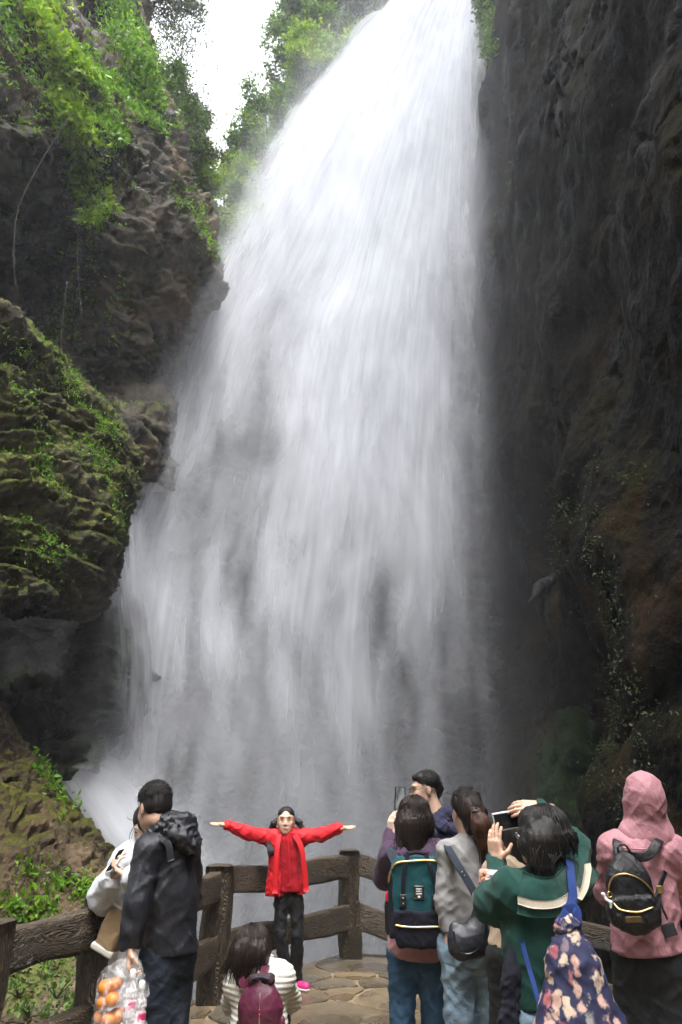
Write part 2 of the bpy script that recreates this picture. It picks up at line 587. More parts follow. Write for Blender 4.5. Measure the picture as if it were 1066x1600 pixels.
def stone_mat(name):
    m = NT(name)
    co = m.coord('Object')
    rnd = m.n('ShaderNodeObjectInfo', out=5)
    base = m.ramp(rnd, [(0.0, (0.125, 0.10, 0.066)), (0.25, (0.21, 0.158, 0.094)), (0.5, (0.155, 0.13, 0.092)), (0.75, (0.25, 0.182, 0.105)), (1.0, (0.105, 0.094, 0.073))])
    n = m.noise(co, 5, 8, 0.65)
    n2 = m.noise(co, 28, 5, 0.7)
    col = m.mix(0.8, base, m.ramp(n, [(0.3, (0.5, 0.5, 0.5)), (0.7, (1.25, 1.2, 1.1))]), 'MULTIPLY')
    col = m.mix(0.5, col, m.ramp(n2, [(0.3, 0.45), (0.7, 1.1)]), 'MULTIPLY')
    wet = m.maprange(m.noise(co, 1.6, 4, 0.6), 0.42, 0.62)
    rough = m.mix(wet, (0.62, 0.62, 0.62), (0.16, 0.16, 0.16))
    col = m.mix(m.math('MULTIPLY', wet, 0.3), col, (0.0, 0.0, 0.0))
    h = m.math('ADD', n, m.math('MULTIPLY', n2, 0.4))
    m.bsdf(Base_Color=col, Roughness=rough, Normal=m.bump(h, 0.35, 0.02), Specular_IOR_Level=0.5)
    return m.m

M = {}
M['rockA'] = rock_mat('cliff_rock', (0.011, 0.0098, 0.0082), (0.060, 0.051, 0.041), (0.165, 0.138, 0.108), (0.026, 0.036, 0.008), (0.095, 0.115, 0.024), 0.45, 0.95, wet=0.6, rust=(0.10, 0.072, 0.046), spec=0.12)
M['rockB'] = rock_mat('mossy_strata_rock', (0.0119, 0.0102, 0.00595), (0.04675, 0.0391, 0.02465), (0.119, 0.1003, 0.07225), (0.0221, 0.0272, 0.00425), (0.1062, 0.1148, 0.0187), -0.35, 0.45, wet=0.55)
M['rockD'] = rock_mat('mossy_boulder_rock', (0.018, 0.012, 0.007), (0.060, 0.041, 0.025), (0.14, 0.10, 0.064), (0.030, 0.031, 0.005), (0.085, 0.088, 0.014), 0.15, 0.75, wet=0.6, spec=0.12)
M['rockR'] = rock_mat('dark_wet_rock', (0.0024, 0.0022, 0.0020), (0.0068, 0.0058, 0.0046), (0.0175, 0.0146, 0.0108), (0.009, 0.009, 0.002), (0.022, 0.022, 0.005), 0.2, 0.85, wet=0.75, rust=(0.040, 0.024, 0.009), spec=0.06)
M['rockBack'] = rock_mat('spray_wet_rock', (0.00675, 0.00675, 0.00675), (0.02025, 0.0189, 0.018), (0.0495, 0.04725, 0.045), (0.0135, 0.0225, 0.00675), (0.0315, 0.045, 0.0135), 0.5, 1.0)
M['greenrock'] = rock_mat('green_moss_rock', (0.0036, 0.0048, 0.0018), (0.006, 0.0096, 0.0024), (0.0108, 0.0168, 0.0042), (0.0048, 0.0108, 0.0018), (0.0108, 0.0252, 0.0048), -0.5, 0.5, wet=0.8, spec=0.06)
M['soil'] = rock_mat('leafy_soil', (0.03, 0.022, 0.015), (0.075, 0.056, 0.036), (0.15, 0.115, 0.08), (0.05, 0.06, 0.012), (0.10, 0.12, 0.025), 1.0, 1.35)
M['wood'] = wood_mat('weathered_wood')
M['stone'] = stone_mat('wet_flagstone')
M['mortar'] = plain_mat('mortar', (0.24, 0.18, 0.11), 0.6, var=0.35, bump=0.5)
M['leaf_bright'] = leaf_mat('bright_leaves', (0.05, 0.13, 0.014), (0.16, 0.33, 0.025), (0.32, 0.42, 0.04), 0.45)
M['leaf_mid'] = leaf_mat('mid_leaves', (0.045, 0.10, 0.024), (0.13, 0.24, 0.045), (0.28, 0.34, 0.06), 0.45)
M['leaf_dark'] = leaf_mat('dark_leaves', (0.035, 0.055, 0.03), (0.09, 0.13, 0.06), (0.17, 0.18, 0.07), 0.4)
M['leaf_yellow'] = leaf_mat('yellow_green_leaves', (0.10, 0.20, 0.014), (0.25, 0.40, 0.028), (0.42, 0.46, 0.05), 0.5)
M['leaf_litter'] = leaf_mat('dead_leaves', (0.045, 0.03, 0.018), (0.14, 0.10, 0.06), (0.26, 0.22, 0.17), 0.1)
M['bark'] = bark_mat('bark', (0.03, 0.024, 0.018), (0.10, 0.085, 0.065))
M['vine'] = bark_mat('vine_bark', (0.03, 0.025, 0.017), (0.08, 0.066, 0.045))

# water: silky white veil, thicker where the attribute 'dens' says the stream is thicker
def water_mat(name):
    m = NT(name)
    dif = m.n('ShaderNodeBsdfDiffuse', Color=(0.80, 0.815, 0.86, 1))
    tr = m.n('ShaderNodeBsdfTranslucent', Color=(0.80, 0.815, 0.86, 1))
    body = m.n('ShaderNodeMixShader', i0=0.35, i1=dif, i2=tr)
    sh = m.n('ShaderNodeMixShader', i0=m.attr('veil'), i1=m.n('ShaderNodeBsdfTransparent'), i2=body)
    m.t.links.new(sh, m.out.inputs[0])
    return m.m

def pool_mat():
    m = NT('pool_water')
    co = m.coord('Object')
    n = m.noise(co, 1.2, 5, 0.6)
    m.bsdf(Base_Color=(0.05, 0.06, 0.06), Roughness=0.15, Normal=m.bump(n, 0.4, 0.1), Specular_IOR_Level=0.5)
    return m.m
M['pool'] = pool_mat()

# ------------------------------------------------------------------ the gorge
def rock_disp(pts, nrm, amp, sdir, ledges, seed=0.0, big=0.8):
    q = pts + seed
    sd = unit(sdir)
    wv = fbm(q * 0.30, 3)
    d = big * fbm(q * 0.25 + 5, 3, 0.5)
    hs = pts @ sd
    h = hs + 0.8 * wv
    flat = pts - hs[:, None] * sd
    for (L, a, s) in ledges:
        qa = flat * (0.22 / L ** 0.6) + (h / L * 0.35)[:, None] * sd + s
        ph = h / L + 0.55 * noise3(qa)
        k = np.floor(ph)
        f = ph - k
        saw = np.where(f < 0.8, f / 0.8, (1 - f) / 0.2)
        saw = saw * saw * (3 - 2 * saw)
        am = np.clip(0.5 + 1.1 * noise3(flat * (0.4 / L ** 0.6) + (k * 0.73)[:, None] * sd + 3.1 * s), 0.0, 1.2)
        d += a * (saw - 0.5) * am
    cr = noise3(q * 0.75 + 9 + 0.6 * noise3(q * 1.9)[:, None])
    d -= 0.30 * amp * np.exp(-(cr / 0.06) ** 2) * smooth(noise3(q * 0.4 + 77), -0.1, 0.3)
    d += 0.13 * amp * fbm(q * 1.7 + 31, 4, 0.55)
    return d

LOFTS = {}
def cliff(name, rows, nr, nc, mat, sdir, ledges, amp=1.0, big=0.7, seed=0.0, flip=True, label=None, kind='structure', cat=None, shape=None, micro=0.04):
    c = ctrl_pts(rows)
    g = catmull(catmull(c, nr, 0), nc, 1)
    nm = grid_normals(g)
    p = g.reshape(-1, 3)
    n = nm.reshape(-1, 3)
    if flip: n = -n
    d = rock_disp(p, n, amp, sdir, ledges, seed, big)
    d = d + micro * fbm(p * 6.0 + seed, 3, 0.6) + 0.5 * micro * np.abs(noise3(p * 3.1 + seed))
    p2 = p + n * d[:, None]
    # a finer second pass pushes ledges sideways a little so that strata undercut
    f = grid_faces(nr, nc)
    if flip: f = f[:, ::-1]
    o = mesh_obj(name, p2, f, mat)
    tag(o, label, cat, kind=kind)
    n2 = grid_normals(p2.reshape(nr, nc, 3)).reshape(-1, 3)
    if flip: n2 = -n2
    LOFTS[o.name] = (p2, n2)
    rock_attrs(o, p2, n2, sdir, seed)
    return o

# A: the upper left cliff with the overhanging brow
rowsA = [
    [('w', -9, -14, 34), (-500, -420, 7), (-100, -420, 11), (50, -420, 14), (130, -420, 16), (150, -420, 18), (120, -420, 26)],
    [('w', -9, -14, 24), (-500, -180, 7), (-100, -180, 10.5), (60, -180, 13.5), (150, -180, 15.8), (185, -180, 17.5), (165, -180, 26)],
    [('w', -8.5, -14, 18), (-500, 0, 6.6), (-100, 0, 10.2), (60, 0, 12.8), (150, 0, 15.6), (208, 0, 17.2), (195, -10, 26)],
    [('w', -8.5, -14, 14), (-500, 110, 6.6), (-100, 110, 9.8), (60, 110, 12.0), (165, 120, 14.2), (240, 110, 16.6), (232, 105, 26)],
    [('w', -8, -14, 11), (-500, 220, 6.6), (-100, 220, 10.2), (60, 220, 12.4), (170, 220, 13.8), (274, 230, 16.2), (268, 225, 26)],
    [('w', -8, -14, 9), (-500, 310, 6.6), (-100, 310, 11.6), (60, 310, 15.8), (165, 310, 14.4), (285, 310, 16.4), (290, 300, 26)],
    [('w', -8, -14, 7), (-500, 400, 6.6), (-100, 400, 14.2), (55, 400, 18.4), (165, 400, 15.0), (330, 390, 17.4), (335, 380, 26)],
    [('w', -8, -14, 5), (-500, 490, 6.6), (-100, 480, 14.4), (60, 480, 18.4), (175, 480, 15.6), (325, 470, 18.0), (330, 460, 26)],
    [('w', -8, -14, 3), (-500, 600, 6.8), (-100, 560, 12.6), (80, 560, 17.6), (185, 565, 16.4), (275, 560, 18.8), (285, 540, 26)],
    [('w', -8, -14, 1), (-500, 700, 7.0), (-100, 640, 13), (100, 620, 17.0), (190, 605, 17.3), (258, 605, 19.2), (265, 580, 26)],
    [('w', -8, -14, 0), (-500, 800, 7.2), (-100, 720, 13), (110, 690, 15.2), (190, 668, 14.9), (252, 662, 17.4), (250, 670, 26)],
    [('w', -8, -14, -2), (-500, 950, 7.4), (-100, 850, 14), (110, 800, 15.4), (190, 760, 15.0), (235, 760, 17.6), (230, 800, 26)],
]
cliff('upper_cliff', rowsA, 420, 330, M['rockA'], (0.45, -0.1, 0.85), [(1.7, 0.42, 1.0), (0.62, 0.22, 7.0), (0.25, 0.09, 3.0)], amp=1.2, big=0.7, seed=3, micro=0.08,
      label='tall dark cliff with overhanging brow and bright ferns beside the sky gap')

# B: mossy layered buttress under it
rowsB = [
    [('w', -7.5, -6, 4), (-300, 420, 12), (-60, 470, 15), (40, 520, 16.5), (90, 560, 17), (140, 620, 17.5), (170, 650, 18)],
    [('w', -7.2, -6, 4), (-300, 420, 8.0), (-60, 470, 9.8), (20, 505, 10.8), (80, 560, 11.6), (135, 615, 12.6), (170, 650, 15)],
    [('w', -7.0, -6, 3.5), (-300, 560, 7.6), (-60, 570, 9.2), (20, 590, 10.2), (90, 630, 11.2), (180, 675, 12.6), (190, 670, 15)],
    [('w', -6.8, -6, 3), (-300, 690, 7.5), (-60, 690, 9.0), (20, 695, 9.9), (100, 705, 11.0), (216, 722, 12.6), (222, 712, 15)],
    [('w', -6.6, -6, 2.5), (-300, 820, 7.5), (-60, 820, 8.9), (20, 822, 9.7), (100, 825, 10.8), (186, 828, 12.2), (200, 822, 15)],
    [('w', -6.5, -6, 2), (-300, 900, 7.5), (-60, 900, 8.9), (20, 900, 9.7), (90, 900, 10.6), (152, 902, 12.0), (175, 900, 15)],
    [('w', -6.5, -6, 1.5), (-300, 950, 7.7), (-60, 948, 9.1), (20, 944, 9.9), (80, 940, 10.8), (135, 938, 12.2), (165, 935, 15)],
    [('w', -7.0, -6, 1.5), (-300, 940, 11.0), (-60, 936, 12.5), (20, 936, 13), (80, 940, 13.6), (125, 950, 14.6), (160, 950, 16)],
    [('w', -7.0, -6, 1.5), (-300, 960, 18.0), (-60, 960, 19), (20, 960, 20), (80, 965, 20), (125, 965, 19.5), (160, 960, 18)],
]
cliff('mossy_buttress', rowsB, 420, 300, M['rockB'], (-0.12, 0.05, 1), [(0.95, 0.34, 2.0), (0.36, 0.22, 5.0), (0.14, 0.09, 4.0)], amp=1.0, big=0.35, seed=8, micro=0.05,
      label='mossy layered rock buttress above the dark cave hollow')

# C: the dark wall behind the falling water, up to its lip, with the cave hollow on the left
rowsC = [
    [(-500, 380, 24), (60, 420, 25), (230, 440, 25), (335, 440, 25), (415, 290, 25.5), (520, 140, 26), (620, 30, 26), (720, -120, 26), (850, -260, 26)],
    [(-500, 480, 22), (60, 520, 24), (215, 540, 24), (320, 520, 24), (420, 420, 23.5), (520, 330, 23.5), (630, 230, 23.5), (740, 120, 23.5), (850, 60, 24)],
    [(-500, 700, 20), (60, 740, 21), (190, 740, 22), (300, 720, 22.5), (420, 660, 22.5), (520, 600, 22.5), (640, 540, 22.8), (760, 500, 23), (860, 480, 24)],
    [(-500, 900, 25), (40, 930, 27), (150, 900, 18.6), (270, 900, 21), (400, 880, 22), (520, 860, 22), (640, 850, 22.5), (770, 820, 23), (870, 800, 24)],
    [(-500, 1050, 22), (40, 1050, 25.0), (130, 1050, 16.6), (260, 1060, 20), (400, 1060, 21.5), (520, 1060, 22), (640, 1060, 22.5), (780, 1060, 23.5), (870, 1060, 24)],
    [(-500, 1150, 14), (30, 1130, 14.2), (110, 1140, 15.0), (240, 1180, 19), (400, 1200, 21), (520, 1200, 22), (640, 1200, 22.5), (790, 1200, 24), (870, 1200, 24)],
    [(-500, 1300, 13), (30, 1260, 13.2), (110, 1280, 14.5), (240, 1330, 18), (400, 1360, 20.5), (520, 1360, 22), (640, 1360, 22.5), (800, 1360, 24), (870, 1360, 24)],
    [(-500, 1750, 13), (30, 1750, 13), (110, 1750, 14), (240, 1800, 17), (400, 1800, 20), (520, 1800, 22), (640, 1800, 22.5), (800, 1800, 24), (870, 1800, 24)],
]
cliff('waterfall_wall', rowsC, 380, 380, M['rockBack'], (0.25, 0.1, 1), [(1.6, 0.35, 4.0), (0.5, 0.16, 2.0), (0.2, 0.05, 6.0)], amp=1.8, big=0.8, seed=15,
      label='dark wet rock wall behind the falling water')

# H: steep wooded slope behind the lip
rowsH = [
    [(540, -420, 42), (500, -420, 34), (540, -420, 32), (700, -420, 31), (950, -420, 31)],
    [(535, -160, 40), (500, -160, 33), (560, -160, 31), (720, -160, 30), (950, -160, 30)],
    [(500, 30, 40), (478, 30, 33), (560, 30, 30.5), (720, 30, 29.5), (950, 30, 29)],
    [(490, 150, 40), (468, 150, 32), (550, 150, 29.5), (720, 150, 28.5), (950, 150, 28.5)],
    [(445, 240, 39), (425, 260, 31), (530, 240, 29), (720, 240, 28), (950, 240, 28)],
    [(400, 330, 38), (385, 340, 30.5), (500, 330, 28.5), (720, 330, 28), (950, 330, 28)],
    [(375, 420, 38), (362, 420, 30), (480, 430, 28), (720, 430, 27.5), (950, 430, 27.5)],
    [(360, 600, 38), (350, 600, 30), (480, 600, 28), (720, 600, 27.5), (950, 600, 27.5)],
]
cliff('wooded_slope', rowsH, 260, 220, M['rockA'], (0.3, 0, 1), [(1.8, 0.5, 3.0), (0.7, 0.3, 1.0)], amp=1.2, big=0.9, seed=22,
      label='steep wooded rock slope behind the lip of the waterfall')

# R: the dark overhanging wall on the right, with a hollow beside the water
rowsR = [
    [(689, -900, 14.2), (850, -900, 6.4), (960, -900, 4.4), (1066, -900, 3.0)],
    [(741, -450, 18.7), (850, -450, 9.4), (950, -450, 6.2), (1066, -450, 4.3)],
    [(747, -150, 19.8), (850, -150, 11.4), (950, -150, 7.6), (1066, -150, 5.5)],
    [(754, 60, 20.6), (850, 60, 12.6), (950, 60, 8.7), (1066, 60, 6.4)],
    [(743, 300, 21.5), (850, 300, 13.6), (950, 300, 9.6), (1066, 300, 7.2)],
    [(747, 560, 22.2), (848, 560, 14.2), (945, 560, 10.3), (1066, 560, 7.8)],
    [(731, 700, 23.0), (830, 720, 16.0), (930, 720, 10.8), (1066, 720, 8.1)],
    [(733, 840, 23.7), (850, 860, 19.2), (915, 860, 11.8), (1066, 850, 8.4)],
    [(735, 1000, 24.2), (860, 1000, 20.5), (922, 990, 12.6), (1066, 1000, 8.7)],
    [(738, 1160, 24.2), (862, 1160, 20), (922, 1150, 12.8), (1066, 1150, 9.0)],
    [(743, 1330, 24.2), (868, 1330, 18.5), (925, 1330, 12.9), (1066, 1330, 9.2)],
    [(750, 1900, 24.2), (875, 1900, 18), (935, 1900, 13.0), (1066, 1900, 9.4)],
]
for r in rowsR:                                   # the wall runs on past the camera
    q = P(*r[-1])
    z = q[2] if r is not rowsR[-1] else -7.0
    for dx, dy in ((0.35, 3.5), (0.7, 8.0), (0.8, 14.0), (0.6, 24.0)):
        r.append(('w', q[0] + dx, q[1] - dy, z))
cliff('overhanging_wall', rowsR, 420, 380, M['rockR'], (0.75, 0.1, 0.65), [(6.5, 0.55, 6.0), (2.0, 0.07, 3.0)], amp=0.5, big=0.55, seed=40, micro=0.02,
      label='dark overhanging rock wall rising beside the waterfall')

# unseen wall added behind the viewer to keep skylight off the right wall
rowsK = [[('w', x, -19 + 2 * math.sin(x), z) for x in (-22, -12, -4, 4, 12, 22)] for z in (15, 11, 7, 3, -2, -8)]
cliff('rear_light_block', rowsK, 60, 80, M['rockA'], (0, 0, 1), [(1.7, 0.4, 2.0)], seed=60, flip=False, label='added unseen rock wall behind the viewing platform that blocks light')

# D: the mossy boulder slope beyond the left fence
rowsD = [
    [(-400, 900, 15), (-70, 1100, 15), (-5, 1180, 15), (40, 1240, 15), (95, 1310, 14.8), (160, 1390, 14.2), (178, 1430, 13)],
    [(-400, 860, 11.5), (-70, 1010, 11.6), (2, 1096, 11.7), (50, 1183, 11.8), (103, 1262, 11.9), (166, 1348, 11.9), (186, 1405, 11.8)],
    [(-400, 1000, 9.8), (-70, 1120, 10.3), (0, 1180, 10.6), (45, 1235, 10.8), (97, 1300, 10.9), (160, 1372, 10.9), (184, 1420, 10.9)],
    [(-400, 1250, 9.0), (-70, 1290, 9.5), (0, 1320, 9.8), (48, 1345, 10.0), (98, 1375, 10.1), (156, 1408, 10.2), (186, 1435, 10.2)],
    [(-400, 1470, 8.2), (-70, 1450, 8.8), (0, 1440, 9.2), (50, 1436, 9.5), (100, 1436, 9.6), (156, 1442, 9.7), (190, 1455, 9.8)],
    [(-400, 1640, 8.0), (-70, 1540, 8.6), (0, 1520, 9.1), (50, 1510, 9.4), (100, 1510, 9.6), (156, 1510, 9.7), (195, 1510, 9.8)],
]
cliff('mossy_boulder', rowsD, 330, 360, M['rockD'], (0.6, 0.2, 0.8), [(0.9, 0.08, 1.0), (0.3, 0.045, 2.0), (0.12, 0.02, 5.0)], amp=0.55, big=0.2, seed=51, micro=0.06,
      label='brown mossy boulder slope beyond the left fence')

# ground beyond the left fence
def patch(name, x0, x1, y0, y1, nx, ny, zf, mat, label):
    X, Y = np.meshgrid(np.linspace(x0, x1, nx), np.linspace(y0, y1, ny))
    p = np.stack([X, Y, zf(X, Y)], -1).reshape(-1, 3)
    o = mesh_obj(name, p, grid_faces(ny, nx), mat)
    rock_attrs(o, p, grid_normals(p.reshape(ny, nx, 3)).reshape(-1, 3), (0, 0, 1), 0.0)
    return tag(o, label, kind='structure')

def bank_z(X, Y):
    p = np.stack([X, Y, 0 * X], -1).reshape(-1, 3)
    z = -0.12 + 0.10 * fbm(p * 0.9, 4) + 0.03 * fbm(p * 5, 3)
    z = z.reshape(X.shape)
    z = z + 0.42 * np.exp(-(((X + 1.75) / 0.55) ** 2 + ((Y - 8.0) / 0.9) ** 2))
    edge = np.interp(Y, [6.6, 7.4, 9], [-0.55, -1.45, -1.7])      # falls off towards the gorge on the right
    z = z - 5.0 * smooth(X - edge, -0.28, 0.5) - 5.0 * smooth(Y, 9.8, 12)
    return z
patch('earth_bank', -9, -0.2, -8, 13, 180, 260, bank_z, M['soil'], 'leaf strewn earth bank beyond the left fence')

# gorge floor and plunge pool
X, Y = np.meshgrid(np.linspace(-400, 400, 41), np.linspace(-400, 400, 41))
g = np.stack([X, Y, np.full_like(X, -7.6)], -1).reshape(-1, 3)
tag(mesh_obj('ground', g, grid_faces(41, 41), M['rockBack']), 'rocky gorge floor below the platform', kind='structure')
X, Y = np.meshgrid(np.linspace(-16, 14, 60), np.linspace(6, 27, 50))
g = np.stack([X, Y, -6.6 + 0.1 * fbm(np.stack([X, Y, 0 * X], -1).reshape(-1, 3) * 0.8, 3).reshape(X.shape)], -1).reshape(-1, 3)
tag(mesh_obj('water', g, grid_faces(50, 60), M['pool']), 'plunge pool at the foot of the waterfall', kind='structure')

# green mossy spur at the foot of the right wall
def spur():
    pr = [cap(P(874, 1380, 15.2), P(880, 1175, 15.8), 0.55, 0.42), cap(P(880, 1175, 15.8), P(906, 1150, 15.0), 0.40, 0.38), cap(P(906, 1150, 15.0), P(912, 1380, 14.2), 0.5, 0.7)]
    v, f = sdf_mesh(pr, 0.06, 0.25, warp=lambda p: 0.22 * fbm(p * 1.3, 4) + 0.07 * fbm(p * np.array([6, 6, 1.5], np.float32), 3))
    o = mesh_obj('mossy_spur', v, f, M['greenrock'], origin=P(890, 1330, 14.3))
    rock_attrs(o, v, np.repeat([[0, -0.5, 0.6]], len(v), 0), (0, 0, 1), 2.0)
    tag(o, 'vivid green mossy rock spur at the foot of the right wall', 'rock')
spur()
# leaf-shaped dripstone in the hollow
v, f = sdf_mesh([cap(P(868, 902, 15), P(846, 918, 14.6), 0.10, 0.16), cap(P(846, 918, 14.6), P(828, 940, 14.4), 0.16, 0.03), cap(P(846, 915, 14.6), P(845, 955, 14.5), 0.07, 0.01), cap(P(855, 908, 14.6), P(855, 985, 14.5), 0.05, 0.008)], 0.025, 0.06, warp=lambda p: 0.03 * fbm(p * 5, 3))
tag(mesh_obj('dripstone', v, f, M['rockBack'], origin=P(850, 905, 14.7)), 'pale hanging dripstone blade in the dark hollow right of the water', 'rock')

# ------------------------------------------------------------------ the waterfall: veils of water along the flow lines
def flow_sheet(name, lines, us, nv, nu, mat, parent, dens_fn, off=0.0, seed=0.0, wob=0.25, fine=0.5, kf=6.0):
    """lines: list of flow lines (each a list of (px,py,Y)); us: their cross coordinate"""
    n = 40
    L = np.array([catmull(np.array([P(*q) for q in ln]), n, 0) for ln in lines])
    g = catmull(catmull(L, nu, 0), nv, 1)            # [nu][nv]
    g = np.moveaxis(g, 0, 1)                          # [nv][nu]
    p = g.reshape(-1, 3).copy()
    w = wob * fbm(p * np.array([0.55, 0.55, 0.12]) + seed, 3)
    p[:, 1] += -off + w
    p[:, 0] += 0.5 * wob * fbm(p * np.array([0.5, 0.5, 0.1]) + seed + 40, 2)
    px, py = proj(p)
    U = np.repeat(np.linspace(0, 1, nu)[None], nv, 0)
    seg = np.linalg.norm(np.diff(g, axis=0), axis=2)
    A = np.concatenate([np.zeros((1, nu)), np.cumsum(seg, 0)])
    dens = dens_fn(U.ravel(), A.ravel(), p, px, py)
    f = grid_faces(nv, nu)
    a_, u_ = A.ravel(), U.ravel() * us
    z_ = 0 * u_ + seed
    st = 0.30 * fbm(np.stack([u_ * kf, a_ * 0.07, z_], 1), 2, 0.6) + 0.65 * fbm(np.stack([u_ * kf * 0.28, a_ * 0.10, z_ + 5], 1), 2, 0.5)
    st = st * (1 - 0.65 * smooth(py, 1000, 1300)) * (1 - 0.35 * smooth(700 - py, 0, 500))            # breaks up into even mist near the pool
    veil = np.clip(0.93 * dens * (1 + fine * 1.6 * st) + fine * 0.22 * st * smooth(dens, 0.03, 0.3), 0, 0.97)
    o = mesh_obj(name, p, f, mat, parent)
    point_attr(o.data, 'veil', veil)
    return o

fall = empty('waterfall', P(500, 1400, 20))
tag(fall, 'tall silky white waterfall fanning down the dark gorge wall', 'waterfall', kind='structure')
fall.location = (0, 0, 0)

FL = [  # flow lines, left edge to right edge
    [(700, -330, 26), (640, -40, 25), (540, 98, 24), (430, 240, 23), (352, 400, 22), (302, 520, 21.5), (246, 680, 20.8), (196, 820, 20.0), (166, 960, 19.2), (140, 1130, 18.4), (112, 1300, 17.6), (96, 1480, 17.2), (80, 1650, 17)],
    [(715, -330, 26), (672, -40, 24.6), (602, 98, 23.4), (520, 240, 22.4), (446, 400, 21.6), (392, 520, 21.0), (344, 680, 20.2), (302, 820, 19.6), (276, 960, 19.0), (258, 1130, 18.5), (244, 1300, 18), (236, 1480, 17.8), (228, 1650, 17.6)],
    [(728, -330, 26), (704, -40, 24.3), (662, 98, 23.0), (614, 240, 22.0), (566, 400, 21.2), (532, 520, 20.6), (502, 680, 20.0), (478, 820, 19.5), (462, 960, 19.0), (450, 1130, 18.7), (440, 1300, 18.4), (434, 1480, 18.2), (430, 1650, 18)],
    [(738, -330, 25), (730, -40, 23.4), (712, 98, 22.2), (692, 240, 21.3), (674, 400, 20.6), (662, 520, 20.2), (650, 680, 19.8), (642, 820, 19.5), (636, 960, 19.3), (632, 1130, 19.1), (628, 1300, 19), (626, 1480, 18.9), (624, 1650, 18.8)],
    [(752, -330, 23), (756, -40, 21.4), (758, 98, 20.5), (766, 240, 20.0), (776, 400, 19.8), (782, 520, 19.7), (788, 680, 19.6), (792, 820, 19.6), (796, 960, 19.6), (800, 1130, 19.6), (804, 1300, 19.6), (806, 1480, 19.6), (808, 1650, 19.6)],
]
# thickness of the stream: (x, y, radius x, radius y, amount) where the photograph shows it gather or thin out
BLOBS = [(600, 150, 120, 200, .55), (560, 420, 110, 260, .40), (640, 620, 60, 260, .22), (520, 700, 55, 240, .28),
         (330, 500, 34, 50, .5), (440, 930, 34, 60, .32), (520, 830, 60, 130, .18), (350, 1010, 42, 55, .35), (450, 1090, 40, 110, .20), (560, 1080, 26, 140, .16),
         (225, 930, 46, 85, .85), (195, 1130, 42, 130, .70), (230, 1010, 30, 60, .2), (270, 690, 20, 90, .30), (215, 840, 24, 60, .30), (360, 600, 30, 60, .25), (700, 930, 20, 300, .12), (755, 760, 16, 200, .12),
         (340, 700, 34, 80, -.26), (410, 600, 24, 70, -.30), (300, 790, 50, 60, -.30), (310, 880, 44, 70, -.25), (310, 1110, 26, 110, -.22), (270, 1180, 30, 80, -.2), (600, 970, 32, 90, -.22), (615, 1130, 34, 120, -.30), (380, 870, 34, 70, -.22),
         (170, 1060, 18, 110, -.2), (660, 700, 22, 90, -.12), (720, 1150, 40, 150, -.12), (420, 700, 26, 40, -.25), (430, 470, 22, 26, -.15), (130, 960, 30, 80, -.3)]
def dens_main(seed, k0, k1):
    def f(U, A, p, px, py):
        base = np.interp(py, [-200, 150, 450, 700, 950, 1200, 1400, 1600], [.90, .76, .60, .46, .34, .25, .25, .27])
        d = base.copy()
        for (cx, cy, rx, ry, a) in BLOBS:
            d += a * np.exp(-((px - cx) / rx) ** 2 - ((py - cy) / ry) ** 2)
        c = np.stack([U * 22 + seed, A * 0.16 - seed * 0.3, U * 0 + seed], 1)
        c2 = np.stack([U * 9 + seed * 2, A * 0.10, U * 0 + 3 * seed], 1)
        nz = 0.6 * fbm(c, 3, 0.55)
        c3 = np.stack([U * 13 + seed + 0.35 * np.sin(A * 0.7), A * 0.30, U * 0 + 5 * seed], 1)
        puff = fbm(c3, 3, 0.5)
        d += 0.50 * puff * (0.35 + 0.65 * smooth(py, 150, 800)) * (1 - 0.45 * smooth(py, 1120, 1350))
        fade = 1 - 0.6 * smooth(py, 1100, 1350)
        d += fade * ((0.20 + 0.26 * smooth(py, 500, 900)) * nz + 0.22 * fbm(c2, 2) * smooth(py, 200, 700))
        d = k0 * d + k1
        feather = 0.05 + 0.05 * fbm(np.stack([A * 0.5, U * 3, U * 0 + seed], 1), 4)
        e0 = smooth(U, 0.0, np.clip(feather, 0.02, 0.2))
        wr = 0.24 + 0.06 * fbm(np.stack([A * 0.25, U * 0 + 7, U * 0 + seed], 1), 3)
        e1 = smooth(1 - U, 0.0, wr)
        return np.clip(d, 0, 1.5) * e0 * e1
    return f

M['fall'] = water_mat('falling_water')
for (off, seed, kf, k0, k1, fine) in [(0.0, 1.3, 3.0, 0.60, 0.02, 0.25), (0.4, 4.1, 5.0, 0.58, -0.04, 0.32), (0.85, 7.7, 8.0, 0.55, -0.07, 0.36), (1.3, 9.2, 11.0, 0.46, -0.08, 0.34)]:
    flow_sheet('water_veil', FL, 14.0, 250, 340, M['fall'], fall, dens_main(seed, k0, k1), off, seed, 0.35, fine, kf)

# drifting spray in front of the fall and round its foot
def widen(lines):
    out = []
    for k, ln in enumerate(lines):
        o = []
        for (x, y, Y) in ln:
            if k == 0: x = x - 20 - 60 * float(smooth(np.array(y), 700, 1300))
            if k == len(lines) - 1: x, Y = x + 75, Y - 4.0
            o.append((x, y, Y))
        out.append(o)
    return out
def dens_mist(seed):
    def f(U, A, p, px, py):
        d = np.interp(py, [-200, 200, 700, 1000, 1200, 1400, 1600], [.10, .12, .10, .09, .11, .16, .19])
        d = d * (1 + 0.7 * fbm(np.stack([p[:, 0] * .22 + seed, p[:, 2] * .16, p[:, 0] * 0 + seed], 1), 3, .5))
        return np.clip(d, 0, 1) * smooth(U, 0, .16) * smooth(1 - U, 0, .34)
    return f
for off, sd in ((2.0, 3.3), (3.4, 8.8)):
    flow_sheet('mist_veil', widen(FL), 14.0, 110, 90, M['fall'], fall, dens_mist(sd), off, sd, 0.5, 0.06, 2.0)

